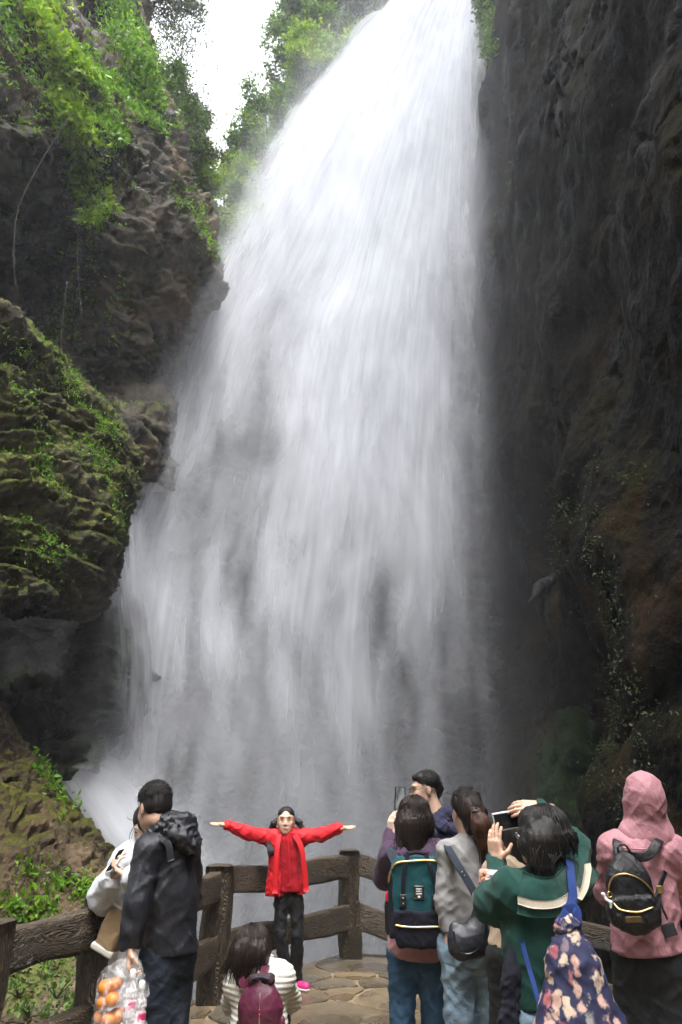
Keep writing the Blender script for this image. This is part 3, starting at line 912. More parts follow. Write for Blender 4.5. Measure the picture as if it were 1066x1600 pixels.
# side cascade spilling off the buttress, and the spray running down beside the boulder
CASC = [
    [(172, 838, 14.6), (166, 880, 14.2), (170, 950, 14.4), (172, 1030, 15.0), (168, 1130, 15.8), (160, 1250, 16.2)],
    [(196, 792, 14.6), (192, 850, 14.2), (200, 940, 14.3), (212, 1030, 15.0), (214, 1130, 15.6), (206, 1250, 16.0)],
    [(222, 800, 15.2), (232, 860, 14.6), (250, 940, 14.6), (262, 1030, 15.2), (262, 1130, 15.8), (250, 1250, 16.2)],
]
def dens_casc(U, A, p, px, py):
    d = 0.45 + 0.35 * np.exp(-((px - 222) / 34) ** 2 - ((py - 925) / 55) ** 2) + 0.45 * fbm(np.stack([U * 5, A * 0.5, U * 0], 1), 3)
    return np.clip(d, 0, 1.2) * smooth(U, 0, .3) * smooth(1 - U, 0, .4) * smooth(py, 780, 830) * smooth(1250 - py, 0, 180)
flow_sheet('water_cascade', CASC, 3.5, 140, 60, M['fall'], fall, dens_casc, 0.0, 12, 0.15)
SPR = [
    [(20, 1140, 14.2), (62, 1200, 14.0), (112, 1275, 13.9), (172, 1365, 13.8), (220, 1440, 13.8)],
    [(60, 1130, 14.8), (105, 1190, 14.6), (160, 1262, 14.5), (225, 1350, 14.4), (270, 1430, 14.2)],
    [(170, 1110, 15.8), (225, 1165, 15.6), (285, 1230, 15.4), (350, 1320, 15.2), (400, 1430, 15.0)],
]
def dens_spr(k):
    def f(U, A, p, px, py):
        d = 0.52 + 0.45 * fbm(np.stack([U * 4 + k, A * 0.22, U * 0 + k], 1), 3) + 0.18 * (1 - U)
        return np.clip(d, 0, 0.8) * smooth(U, 0, .45) * smooth(1 - U, 0, .6) * smooth(py, 1120, 1260) * smooth(1440 - py, 0, 120)
    return f
for off, sd in ((0.0, 21), (-0.5, 25), (-1.0, 29)):
    flow_sheet('water_spray', SPR, 4.0, 110, 80, M['fall'], fall, dens_spr(sd), off, sd, 0.25, 0.25, 2.5)

# ------------------------------------------------------------------ viewing platform with flagstones
PLAT = [(-2.3, -7), (-2.1, 2.0), (-1.75, 4.0), (-1.5, 5.0), (-1.18, 6.7), (-0.6, 7.7), (0.0, 8.62), (0.5, 8.55), (1.35, 8.3), (1.9, 7.2), (2.25, 5.8), (2.45, 4.4), (2.6, 2.5), (2.8, -7)]

def poly_prism(poly, z0, z1):
    n = len(poly)
    vs = [(x, y, z1) for x, y in poly] + [(x, y, z0) for x, y in poly]
    fs = [tuple(range(n)), tuple(range(2 * n - 1, n - 1, -1))] + [(i, i + n, (i + 1) % n + n, (i + 1) % n) for i in range(n)]
    return vs, fs

vs, fs = poly_prism(PLAT, -7.2, -0.012)
plat = mesh_obj('pavement', vs, fs, M['mortar'], smooth_shade=False)
tag(plat, 'wet flagstone viewing platform with pale mortar joints', kind='structure')

def clip(poly, a, b, c):
    """keep a*x + b*y <= c"""
    out = []
    n = len(poly)
    for i in range(n):
        p, q = poly[i], poly[(i + 1) % n]
        dp, dq = a * p[0] + b * p[1] - c, a * q[0] + b * q[1] - c
        if dp <= 0: out.append(p)
        if (dp < 0) != (dq < 0):
            t = dp / (dp - dq)
            out.append((p[0] + t * (q[0] - p[0]), p[1] + t * (q[1] - p[1])))
    return out

def flagstones():
    r = random.Random(21)
    seeds = []
    tries = 0
    while tries < 6000:
        tries += 1
        x, y = r.uniform(-2.2, 2.8), r.uniform(2.2, 8.8)
        rad = r.choice((0.24, 0.40, 0.55, 0.68))
        if all((x - a) ** 2 + (y - b) ** 2 > (0.5 * (rad + c)) ** 2 * 1.3 for a, b, c in seeds):
            seeds.append((x, y, rad))
    for (x, y, rad) in seeds:
        poly = [(x - 1.2, y - 1.2), (x + 1.2, y - 1.2), (x + 1.2, y + 1.2), (x - 1.2, y + 1.2)]
        for (a, b, c) in seeds:
            if (a, b) == (x, y): continue
            dx, dy = a - x, b - y
            if dx * dx + dy * dy > 4: continue
            d2 = dx * dx + dy * dy
            off = 0.5 + 0.5 * (rad * rad - c * c) / d2 * 0.6
            poly = clip(poly, dx, dy, dx * (x + dx * off) + dy * (y + dy * off))
            if len(poly) < 3: break
        # stay inside the platform edge (left of the right side, right of the left side)
        m = len(PLAT)
        for i in range(m - 1):
            (ax, ay), (bx, by) = PLAT[i], PLAT[i + 1]
            nx, ny = -(by - ay), (bx - ax)
            if nx * (x - ax) + ny * (y - ay) > 0: poly = []; break
            if abs(ax) < 3 and ay > 0:
                poly = clip(poly, nx, ny, nx * ax + ny * ay - 0.03 * math.hypot(nx, ny))
            if len(poly) < 3: break
        if len(poly) < 3: continue
        cx = sum(p[0] for p in poly) / len(poly); cy = sum(p[1] for p in poly) / len(poly)
        # shrink for the joint, round the corners, make the outline uneven
        sh = []
        for p in poly:
            d = math.hypot(p[0] - cx, p[1] - cy) + 1e-6
            k = max(0.3, (d - 0.014) / d)
            sh.append((cx + (p[0] - cx) * k, cy + (p[1] - cy) * k))
        ch = []
        for i in range(len(sh)):
            p, q = sh[i], sh[(i + 1) % len(sh)]
            L = math.hypot(q[0] - p[0], q[1] - p[1])
            if L < 0.03: ch.append(((p[0] + q[0]) / 2, (p[1] + q[1]) / 2)); continue
            for t in (0.18, 0.5, 0.82):
                j = r.uniform(-0.012, 0.012)
                ch.append((p[0] + (q[0] - p[0]) * t - (q[1] - p[1]) / L * j, p[1] + (q[1] - p[1]) * t + (q[0] - p[0]) / L * j))
        n = len(ch)
        z = r.uniform(-0.004, 0.006); tx, ty = r.uniform(-.012, .012), r.uniform(-.012, .012)
        top = lambda p, dz: (p[0] - cx, p[1] - cy, z + dz + tx * (p[0] - cx) + ty * (p[1] - cy))
        ins = [(cx + (p[0] - cx) * 0.985, cy + (p[1] - cy) * 0.985) for p in ch]
        vs = [top(p, 0) for p in ins] + [top(p, -0.005) for p in ch] + [(p[0] - cx, p[1] - cy, -0.05) for p in ch]
        fs = [tuple(range(n))]
        for i in range(n):
            j = (i + 1) % n
            fs += [(i, i + n, j + n, j), (i + n, i + 2 * n, j + 2 * n, j + n)]
        o = mesh_obj('flagstone', vs, fs, M['stone'], plat, smooth_shade=False)
        o.location = (cx, cy, 0)
flagstones()

# ------------------------------------------------------------------ timber fence
def bar_mesh(L, hw, hh, seed, n=26, rough=0.012, round_=0.25, taper=0.0):
    """a hewn timber along local x from 0 to L; hw half depth (y), hh half height (z)"""
    prof = []
    for a in np.linspace(0, 2 * math.pi, 20, endpoint=False):
        c, s = math.cos(a), math.sin(a)
        e = 0.28
        prof.append((np.sign(c) * abs(c) ** e * hw, np.sign(s) * abs(s) ** e * hh))
    prof = np.array(prof); k = len(prof)
    xs = np.linspace(0, L, n)
    p = np.zeros((n, k, 3))
    p[:, :, 0] = xs[:, None]
    sc_ = 1 + taper * (xs / L - 0.5)
    p[:, :, 1:] = prof[None] * sc_[:, None, None]
    q = p.reshape(-1, 3)
    nn = fbm(q * np.array([1.6, 7, 7]) + seed, 3) * rough * 1.6
    low = 0.03 * noise3(np.stack([q[:, 0] * 1.3 + seed, q[:, 0] * 0 + seed, np.sign(q[:, 2]) * 2 + q[:, 0] * 0], 1)) * hh / 0.1
    rad = q[:, 1:] / (np.linalg.norm(q[:, 1:], axis=1, keepdims=True) + 1e-6)
    q = q.copy()
    q[:, 1:] += rad * nn[:, None]
    q[:, 2] += low
    i = np.arange(n - 1)[:, None] * k; j = np.arange(k)[None]
    a = i + j; b = i + (j + 1) % k
    fs = np.stack([a, a + k, b + k, b], -1).reshape(-1, 4)[:, ::-1]
    fs = [tuple(f) for f in fs]
    base = len(q)
    ends = []
    for e, xx in ((0, -0.008), (n - 1, 0.008)):
        ring = q[e * k:(e + 1) * k]
        c = ring.mean(0)
        inner = c + (ring - c) * 0.82 + np.array([xx, 0, 0])
        ends.append(inner)
        o = base + (0 if e == 0 else k)
        for jj in range(k):
            a, b = e * k + jj, e * k + (jj + 1) % k
            t = (a, b, o + (jj + 1) % k, o + jj)
            fs.append(t if e == 0 else t[::-1])
        fs.append(tuple(range(o, o + k)) if e == 0 else tuple(range(o + k - 1, o - 1, -1)))
    return np.concatenate([q] + ends), fs

def bar(name, a, b, hw, hh, parent, seed, up=(0, 0, 1), **kw):
    a, b = np.array(a, float), np.array(b, float)
    L = np.linalg.norm(b - a)
    vs, fs = bar_mesh(L, hw, hh, seed, **kw)
    o = mesh_obj(name, vs, fs, M['wood'], parent)
    x = unit(b - a); y = unit(np.cross(up, x)); z = np.cross(x, y)
    mat = Matrix(((x[0], y[0], z[0], a[0]), (x[1], y[1], z[1], a[1]), (x[2], y[2], z[2], a[2]), (0, 0, 0, 1)))
    o.matrix_basis = mat
    return o

def fence():
    f = empty('timber_fence', (0, 0, 0))
    tag(f, 'dark weathered timber fence with thick posts and two rails around the platform', 'fence')
    posts = [(-1.98, 2.0, 0), (-1.69, 3.83, 0), (-1.40, 4.72, 0), (-1.06, 6.72, 0), (0.10, 8.36, 0), (1.55, 8.25, -0.42), (3.1, 8.05, -0.72), (4.2, 7.4, -0.72)]
    for i, (x, y, z) in enumerate(posts):
        hs = 0.105 if i not in (1,) else 0.09
        bar('post', (x, y, z - 0.5 if i < 4 else z - 0.3), (x + 0.01 * math.sin(i * 3), y, z + (0.99 if i != 4 else 1.0)), hs, hs, f, 3.7 * i + 1, up=(0.25 * math.sin(i), 1, 0), n=22, rough=0.02)
    for i in range(len(posts) - 1):
        a, b = np.array(posts[i]), np.array(posts[i + 1])
        u = unit((b - a) * np.array([1, 1, 0]))
        for h in (0.84, 0.36):
            za, zb = a[2] + h, b[2] + h
            if i == 4: za += 0.02
            bar('rail', a + u * 0.05 + [0, 0, za - a[2]], b - u * 0.05 + [0, 0, zb - b[2]], 0.055, 0.112, f, 7.1 * i + 31 * h, n=30, rough=0.012)
fence()

# ------------------------------------------------------------------ foliage
def leaf_cloud(centres, normals, size, jit, per, rng, droop=0.5, aspect=0.42, flatten=0.0):
    """small two-quad bent leaves round every centre; returns verts, quads, rnd"""
    n = len(centres) * per
    c = np.repeat(centres, per, 0) + rng.normal(size=(n, 3)) * jit
    nr = np.repeat(normals, per, 0)
    d = nr * 0.7 + rng.normal(size=(n, 3)) * 0.75
    d[:, 2] -= droop * rng.random(n)
    d /= np.linalg.norm(d, axis=1, keepdims=True) + 1e-6
    ref = rng.normal(size=(n, 3)); ref[:, 2] += 1.6 * flatten
    s = np.cross(d, ref); s /= np.linalg.norm(s, axis=1, keepdims=True) + 1e-6
    up = np.cross(s, d)
    L = size * (0.55 + 0.9 * rng.random(n))[:, None]
    w = L * aspect
    mid = c + d * L * 0.5 + up * L * 0.10
    tip = c + d * L - up * L * 0.12
    v = np.stack([c, mid - s * w * 0.5, mid + s * w * 0.5, tip], 1).reshape(-1, 3)
    i = np.arange(n)[:, None] * 4
    f = i + np.array([[0, 1, 3, 2]])
    g = np.repeat(np.clip(np.repeat(rng.random(len(centres)), per) * 0.6 + 0.4 * rng.random(n), 0, 1), 4)
    return v, f, g

def leaf_obj(name, v, f, g, mat, parent=None, origin=None):
    o = mesh_obj(name, v, f, mat, parent, smooth_shade=False, origin=origin)
    point_attr(o.data, 'rnd', g)
    return o

def near_poly(px, py, poly, width):
    best = np.full(len(px), 1e9)
    for (x0, y0), (x1, y1) in zip(poly[:-1], poly[1:]):
        dx, dy = x1 - x0, y1 - y0
        t = np.clip(((px - x0) * dx + (py - y0) * dy) / (dx * dx + dy * dy), 0, 1)
        best = np.minimum(best, np.hypot(px - x0 - t * dx, py - y0 - t * dy))
    return best / width

def growth(name, label, loft, polys, n, size, jit, per, mat, seed, thresh=0.0, cat='ivy', zmin=-2):
    p, nr = LOFTS[loft]
    px, py = proj(p)
    vis = (p[:, 1] > 2) & (nr[:, 1] < 0.55) & (nr[:, 2] > zmin)
    best = np.full(len(p), 9.0)
    for poly, w in polys:
        best = np.minimum(best, near_poly(px, py, poly, w))
    pr = np.exp(-best ** 2) * vis * np.clip(0.45 + 1.2 * fbm(p * 0.9 + seed, 3) + 0.5 * nr[:, 2], 0, 1.5)
    pr[best > 2.2] = 0
    rng = np.random.default_rng(seed)
    k = rng.choice(len(p), n, p=pr / pr.sum())
    v, f, g = leaf_cloud(p[k], nr[k] * 0.6 + np.array([0, -0.1, 0.45]), size, jit, per, rng, droop=0.7)
    o = leaf_obj(name, v, f, g, mat, origin=p[k].mean(0))
    tag(o, label, cat, kind='stuff')

growth('cliff_ferns', 'bright green ferns hanging down the left cliff in a long band', 'upper_cliff', [([(35, -20), (60, 60), (95, 130), (112, 200), (135, 260), (148, 330)], 16), ([(60, -30), (90, 40), (120, 120)], 14)], 3000, 0.18, 0.13, 6, M['leaf_yellow'], 5)
growth('cliff_ferns', 'bright green ferns along the upper ledge of the left cliff', 'upper_cliff', [([(120, 95), (165, 130), (205, 150), (250, 190)], 17), ([(180, 70), (220, 110), (245, 165)], 10), ([(150, 175), (185, 215)], 10)], 2200, 0.18, 0.12, 6, M['leaf_bright'], 6)
growth('cliff_creeper', 'sparse green creeper on the face of the left cliff', 'upper_cliff', [([(100, 160), (140, 240), (160, 330), (150, 420), (90, 520)], 40), ([(0, 60), (60, 150)], 40), ([(285, 300), (330, 390)], 14)], 2200, 0.11, 0.10, 4, M['leaf_bright'], 7)
growth('cliff_moss', 'dark green shrubs on the shoulder of the left cliff', 'upper_cliff', [([(170, 0), (195, 60), (215, 110)], 16), ([(0, 0), (30, 50)], 16)], 1600, 0.18, 0.22, 6, M['leaf_bright'], 8)
growth('buttress_moss', 'yellow green moss tufts on the edge of the layered buttress', 'mossy_buttress', [([(60, 555), (110, 590), (150, 640), (175, 680)], 16), ([(0, 510), (60, 550)], 18), ([(20, 640), (50, 760), (80, 850)], 40), ([(150, 700), (190, 800)], 26)], 3200, 0.06, 0.05, 4, M['leaf_bright'], 9, cat='moss')
growth('boulder_weeds', 'small green weeds rooted on the brown boulder slope', 'mossy_boulder', [([(10, 1420), (40, 1430)], 18), ([(50, 1360), (70, 1420)], 14), ([(95, 1380), (150, 1400)], 20), ([(60, 1190), (110, 1270)], 10)], 260, 0.10, 0.06, 6, M['leaf_bright'], 10, cat='weeds')
growth('wall_creeper', 'bright creeper tuft at the top of the right wall beside the water', 'overhanging_wall', [([(756, -20), (764, 40), (766, 78)], 9)], 420, 0.2, 0.12, 6, M['leaf_mid'], 11)
growth('wall_growth', 'tiny dull green plants scattered over the dark right wall', 'overhanging_wall', [([(790, 160), (800, 260), (800, 340)], 18), ([(960, 780), (880, 820), (960, 960)], 50), ([(1010, 1000), (1000, 1200)], 60)], 420, 0.06, 0.10, 8, M['leaf_dark'], 12)
growth('slope_shrubs', 'mixed green shrubs covering the steep slope beside the waterfall lip', 'wooded_slope', [([(480, -40), (500, 120), (440, 250), (380, 350), (360, 420)], 70), ([(620, -20), (560, 80), (500, 180), (430, 300)], 50)], 5200, 0.36, 0.45, 6, M['leaf_mid'], 13)
growth('slope_shrubs', 'bright yellow green bushes on the slope beside the waterfall', 'wooded_slope', [([(480, 60), (500, 100), (525, 120)], 20), ([(610, -10), (560, 60)], 18), ([(360, 330), (350, 400)], 18), ([(500, 130), (450, 220), (420, 270)], 12)], 1800, 0.30, 0.35, 6, M['leaf_yellow'], 14)

def hanging_vines():
    rng = random.Random(4)
    for k, (pts, y) in enumerate([([(150, 20), (112, 60), (100, 110), (104, 150)], 15), ([(110, 180), (60, 260), (28, 330), (22, 410), (30, 470)], 11.8), ([(120, 330), (122, 420), (128, 500)], 14.4), ([(105, 440), (96, 520), (98, 570)], 13.0), ([(118, 0), (120, 60), (126, 100)], 14.4)]):
        c = [P(a, b, y - 0.3 + 0.1 * rng.random()) for a, b in pts]
        v, f = tube(c, [0.010, 0.008, 0.005], n=24, k=6)
        labels = ['curling vine below the dark ledge at the top of the left cliff', 'long pale vine looping down the dark hollow of the left cliff', 'straight root hanging down the middle of the left cliff', 'short root hanging above the mossy buttress', 'thin vine at the top left among the bright ferns']
        tag(mesh_obj('hanging_vine', v, f, M['vine'], origin=c[0]), labels[k], 'vine', 'vines on the left cliff')
hanging_vines()

def tree(name, label, base, top, spread, nl, lsize, mat, seed, group='trees above the gorge', per=8, droop=0.3, limbs=9, r0=0.16, start=0.35, sparse=1.0):
    rng = np.random.default_rng(seed)
    base, top = np.array(base, float), np.array(top, float)
    t = empty(name, base)
    tag(t, label, 'tree', group)
    H = np.linalg.norm(top - base)
    parts, tips = [], []
    mid = [base + (top - base) * s + rng.normal(size=3) * H * 0.03 for s in (0.33, 0.66)]
    trunk = catmull(np.array([base, mid[0], mid[1], top]), 14, 0)
    parts.append(tube(trunk, np.linspace(r0, r0 * 0.2, 14), k=8))
    for i in range(limbs):
        s = start + (0.98 - start) * (i + rng.random()) / limbs
        o = trunk[int(s * 13)]
        a = rng.uniform(0, 2 * math.pi)
        ln = spread * (1.15 - 0.55 * s) * rng.uniform(0.7, 1.2)
        d = np.array([math.cos(a), math.sin(a), rng.uniform(-0.1, 0.6)])
        e1 = o + d * ln * 0.5 + rng.normal(size=3) * 0.1 * ln
        e2 = o + d * ln + rng.normal(size=3) * 0.12 * ln + np.array([0, 0, -droop * ln * 0.4])
        br = catmull(np.array([o, e1, e2]), 8, 0)
        parts.append(tube(br, np.linspace(r0 * 0.38, r0 * 0.07, 8), k=6))
        for q in range(8):
            b0 = br[rng.integers(2, 8)]
            b1 = b0 + rng.normal(size=3) * ln * 0.28
            parts.append(tube(np.array([b0, (b0 + b1) / 2 + rng.normal(size=3) * 0.05 * ln, b1]), [r0 * 0.12, r0 * 0.08, r0 * 0.04], k=4))
            tips += [b0 * 0.5 + b1 * 0.5, b1, b1 + rng.normal(size=3) * 0.08 * ln]
        tips += [e2, br[5]]
    v, f = join(parts)
    mesh_obj('trunk', v, f, M['bark'], t, origin=base)
    tips = np.array(tips)
    k = rng.integers(0, len(tips), int(nl * sparse))
    c = tips[k] + rng.normal(size=(len(k), 3)) * spread * 0.055
    v, f, g = leaf_cloud(c, np.repeat([[0, 0, 0.15]], len(c), 0), lsize, lsize * 0.8, per, rng, droop=droop)
    leaf_obj('crown', v, f, g, mat, t, origin=base)

# thin-crowned trees leaning out from the left cliff against the white sky
tree('leaning_tree', 'thin dark tree at the top left with drooping twigs against the sky', P(175, 60, 18.5), P(300, -30, 18.5), 2.6, 1500, 0.13, M['leaf_dark'], 101, r0=0.10, limbs=13, per=6)
tree('leaning_tree', 'bare twiggy tree reaching from the left cliff across the white sky', P(205, 130, 18.5), P(300, 110, 18.3), 2.6, 620, 0.11, M['leaf_dark'], 102, r0=0.08, limbs=12, per=5, droop=0.8)
tree('cliff_tree', 'small green tree on the shoulder of the left cliff', P(240, 230, 18.5), P(272, 120, 18.5), 1.7, 1100, 0.15, M['leaf_mid'], 103, r0=0.08)
tree('cliff_tree', 'grey green tree below the sky gap behind the left cliff', P(270, 330, 20.5), P(305, 165, 20.5), 1.7, 1100, 0.15, M['leaf_dark'], 104, r0=0.09)
tree('cliff_tree', 'yellow green tree in the notch under the sky gap', P(320, 430, 22), P(318, 235, 22), 1.9, 1300, 0.18, M['leaf_yellow'], 105, r0=0.1)
tree('cliff_tree', 'leafy olive tree in the notch right of the left cliff brow', P(355, 430, 24.5), P(350, 255, 24.5), 2.1, 1300, 0.2, M['leaf_yellow'], 106, r0=0.1)
tree('slope_tree', 'dark fine leaved tree at the foot of the sky gap', P(405, 330, 27), P(385, 215, 27), 2.0, 1050, 0.24, M['leaf_mid'], 107, r0=0.11)
tree('slope_tree', 'round grey green tree on the right side of the sky gap', P(440, 300, 28.5), P(425, 160, 28.5), 2.4, 1200, 0.26, M['leaf_mid'], 108, r0=0.13)
tree('slope_tree', 'tall hazy green tree right of the sky gap', P(485, 190, 30), P(478, 20, 30), 2.6, 1350, 0.28, M['leaf_mid'], 109, r0=0.14)
tree('slope_tree', 'vivid light green tree above the left edge of the waterfall', P(505, 160, 28), P(500, 60, 28), 1.7, 930, 0.27, M['leaf_yellow'], 110, r0=0.1)
tree('slope_tree', 'dark spreading tree at the top of the slope', P(540, 60, 31), P(530, -80, 31), 3.0, 1350, 0.3, M['leaf_mid'], 111, r0=0.16)
tree('slope_tree', 'green tree at the top edge beside the waterfall lip', P(610, 30, 29.5), P(590, -90, 29.5), 2.6, 1350, 0.28, M['leaf_mid'], 112, r0=0.14)
tree('slope_tree', 'bright green tree overhanging the waterfall lip', P(640, -10, 28), P(625, -110, 28), 1.9, 930, 0.27, M['leaf_bright'], 113, r0=0.12)

# low plants and litter on the bank beyond the fence
def bank_h(x, y):
    return float(bank_z(np.array([[x]]), np.array([[y]]))[0, 0])
def bank_plants():
    spots = [(60, 1500), (95, 1475), (75, 1530), (30, 1560), (100, 1490), (45, 1590), (8, 1430), (75, 1600), (320, 1520), (88, 1560), (120, 1600)]
    for k, (a, b) in enumerate(spots):
        d = P(a, b, 1.0) - np.array([0, 0, EYE])
        s = 8.0
        for _ in range(40):
            q = np.array([0, 0, EYE]) + d * s
            s *= 1 + 0.25 * (q[2] - bank_h(q[0], q[1])) / max(0.3, q[2] + 1)
            s = min(max(s, 3.5), 10)
        q = np.array([0, 0, EYE]) + d * s
        q[2] = bank_h(q[0], q[1])
        rng = np.random.default_rng(300 + k)
        st, tips = [], []
        t = empty('leafy_weed', q)
        for i in range(6):
            e = q + np.array([rng.normal() * 0.10, rng.normal() * 0.11, rng.uniform(0.04, 0.2)])
            st.append(tube([q, (q + e) / 2 + rng.normal(size=3) * 0.02, e], [0.006, 0.005, 0.003], k=4))
            tips += [e, e * 0.7 + q * 0.3]
        v, f = join(st)
        mesh_obj('stem', v, f, M['leaf_mid'], t, origin=q)
        v, f, g = leaf_cloud(np.array(tips), np.repeat([[0, -0.1, 0.5]], len(tips), 0), 0.05, 0.03, 6, rng, droop=0.6, aspect=0.5)
        leaf_obj('leaves', v, f, g, M['leaf_mid'], t, origin=q)
        where = ['between the fence rails beside the bag', 'close behind the first thick post', 'low between the rails', 'near the lower rail at the left edge', 'under the upper rail beside the post', 'below the lower rail', 'above the upper rail at the left edge', 'at the bottom edge under the rail', 'behind the second post beside the dark jacket', 'halfway between the two rails', 'at the foot of the first post'][k]
        tag(t, 'bright leafy weed ' + where, 'plant', 'weeds on the bank')
    rng = np.random.default_rng(77)
    xs, ys = rng.uniform(-5, -1.2, 2600), rng.uniform(4.2, 9.5, 2600)
    zs = bank_z(xs[None], ys[None])[0] + 0.012
    v, f, g = leaf_cloud(np.stack([xs, ys, zs], 1), np.repeat([[0, 0, 0.05]], len(xs), 0), 0.08, 0.01, 1, rng, droop=0.0, aspect=0.5, flatten=2)
    tag(leaf_obj('leaf_litter', v, f, g, M['leaf_litter']), 'pale dead leaves scattered on the earth bank', 'leaves', kind='stuff')
bank_plants()

# ------------------------------------------------------------------ people
M['skin'] = skin_mat('skin', (0.62, 0.40, 0.29))
M['skin_pale'] = skin_mat('skin_pale', (0.68, 0.47, 0.36))
M['hair'] = hair_mat('black_hair', (0.004, 0.0035, 0.0035), (0.022, 0.019, 0.018))
M['hair_brown'] = hair_mat('brown_hair', (0.022, 0.008, 0.004), (0.075, 0.030, 0.016))
M['hair_dark'] = hair_mat('dark_brown_hair', (0.006, 0.004, 0.004), (0.032, 0.02, 0.016))
M['black_shell'] = cloth_mat('black_shell_fabric', (0.012, 0.013, 0.018), 0.42, 500, 0.15, 0.2, 0.0, 0.5, 0.6)
M['dark_denim'] = denim_mat('dark_denim', (0.012, 0.017, 0.026))
M['blue_denim'] = denim_mat('blue_denim', (0.045, 0.105, 0.19))
M['light_denim'] = denim_mat('light_denim', (0.20, 0.285, 0.36))
M['white_puff'] = cloth_mat('white_padded_fabric', (0.62, 0.64, 0.68), 0.55, 400, 0.1, 0.08, 0.1, 0.4, 0.5)
M['white_rib'] = cloth_mat('cream_ribbed_fabric', (0.66, 0.64, 0.57), 0.8, 400, 0.2, 0.08, 0.3, 0.3, 0.2)
M['red'] = cloth_mat('red_jacket_fabric', (0.60, 0.010, 0.018), 0.6, 450, 0.15, 0.12, 0.2, 0.3, 0.6)
M['red_fleece'] = cloth_mat('red_fleece', (0.40, 0.008, 0.018), 0.9, 300, 0.4, 0.18, 0.5, 0.2, 0.4)
M['charcoal'] = cloth_mat('charcoal_panel', (0.03, 0.03, 0.035), 0.7)
M['black_cloth'] = cloth_mat('black_trouser_cloth', (0.012, 0.013, 0.014), 0.7, 400, 0.2, 0.25, 0.1, 0.3, 0.6)
M['purple'] = cloth_mat('plum_hoodie_fabric', (0.062, 0.034, 0.066), 0.85, 300, 0.2, 0.18, 0.4)
M['dusty_pink'] = cloth_mat('dusty_pink_cotton', (0.50, 0.27, 0.29), 0.85)
M['navy'] = cloth_mat('navy_hoodie_fabric', (0.026, 0.026, 0.058), 0.85)
M['grey_knit'] = cloth_mat('grey_knit', (0.29, 0.285, 0.28), 0.9, 250, 0.5, 0.14, 0.4)
M['green'] = cloth_mat('dark_green_knit', (0.010, 0.055, 0.043), 0.9, 250, 0.5, 0.22, 0.4)
M['cream'] = cloth_mat('cream_stripe', (0.62, 0.55, 0.44), 0.9)
M['pink_shell'] = cloth_mat('pink_shell_fabric', (0.43, 0.205, 0.235), 0.55, 450, 0.15, 0.1, 0.1, 0.35, 0.7)
M['beige'] = cloth_mat('beige_cloth', (0.5, 0.38, 0.27), 0.8)
M['teal'] = cloth_mat('teal_canvas', (0.012, 0.075, 0.088), 0.8, 350, 0.5, 0.15, 0.1)
M['navy_canvas'] = cloth_mat('dark_navy_canvas', (0.010, 0.011, 0.020), 0.8, 350, 0.5, 0.2, 0.1)
M['strap_slate'] = cloth_mat('slate_strap', (0.03, 0.038, 0.055), 0.75, 350, 0.4)
M['royal'] = cloth_mat('royal_blue_strap', (0.012, 0.035, 0.16), 0.7)
M['maroon'] = leather_mat('maroon_leather', (0.10, 0.018, 0.042))
M['maroon_dark'] = leather_mat('dark_maroon_velvet', (0.028, 0.006, 0.014), 0.7)
M['black_leather'] = leather_mat('slate_leather', (0.016, 0.018, 0.024), 0.42)
M['black_nylon'] = cloth_mat('black_nylon', (0.010, 0.010, 0.012), 0.38, 500, 0.2, 0.25, 0.0, 0.5, 0.7)
M['gold'] = plain_mat('brass_zip', (0.62, 0.45, 0.18), 0.35, 0.9)
M['steel'] = plain_mat('steel', (0.55, 0.55, 0.55), 0.3, 1.0)
M['phone_dark'] = plain_mat('phone_dark_glass', (0.012, 0.012, 0.015), 0.12, 0, 0.6, 0.05, 0.0)
M['phone_case'] = plain_mat('pale_phone_case', (0.55, 0.54, 0.50), 0.4, 0, 0.5, 0.05, 0.0)
def screen_mat():
    m = NT('lit_phone_screen')
    co = m.coord('Object')
    c = m.ramp(m.noise(m.mapping(co, scale=(1, 1, 0.35)), 40, 2), [(0.35, (0.05, 0.06, 0.055)), (0.6, (0.5, 0.52, 0.52))])
    m.bsdf(Base_Color=(0.02, 0.02, 0.02), Roughness=0.15, Emission_Color=c, Emission_Strength=0.12)
    return m.m
M['screen'] = screen_mat()
M['pink_shoe'] = plain_mat('pink_shoe', (0.62, 0.03, 0.19), 0.5)
M['white_rubber'] = plain_mat('white_rubber', (0.62, 0.6, 0.58), 0.6)
M['black_rubber'] = plain_mat('black_rubber', (0.015, 0.015, 0.017), 0.6)
M['eye'] = plain_mat('dark_eye', (0.006, 0.005, 0.005), 0.25, bump=0)
M['lip'] = plain_mat('lip', (0.45, 0.17, 0.13), 0.45, bump=0)
M['mask'] = cloth_mat('black_mask', (0.01, 0.01, 0.012), 0.8)
M['white_plastic'] = plain_mat('white_plastic', (0.75, 0.75, 0.76), 0.4)
M['red_plastic'] = plain_mat('red_plastic', (0.62, 0.015, 0.03), 0.35)
M['tan'] = cloth_mat('tan_canvas', (0.33, 0.23, 0.13), 0.85)

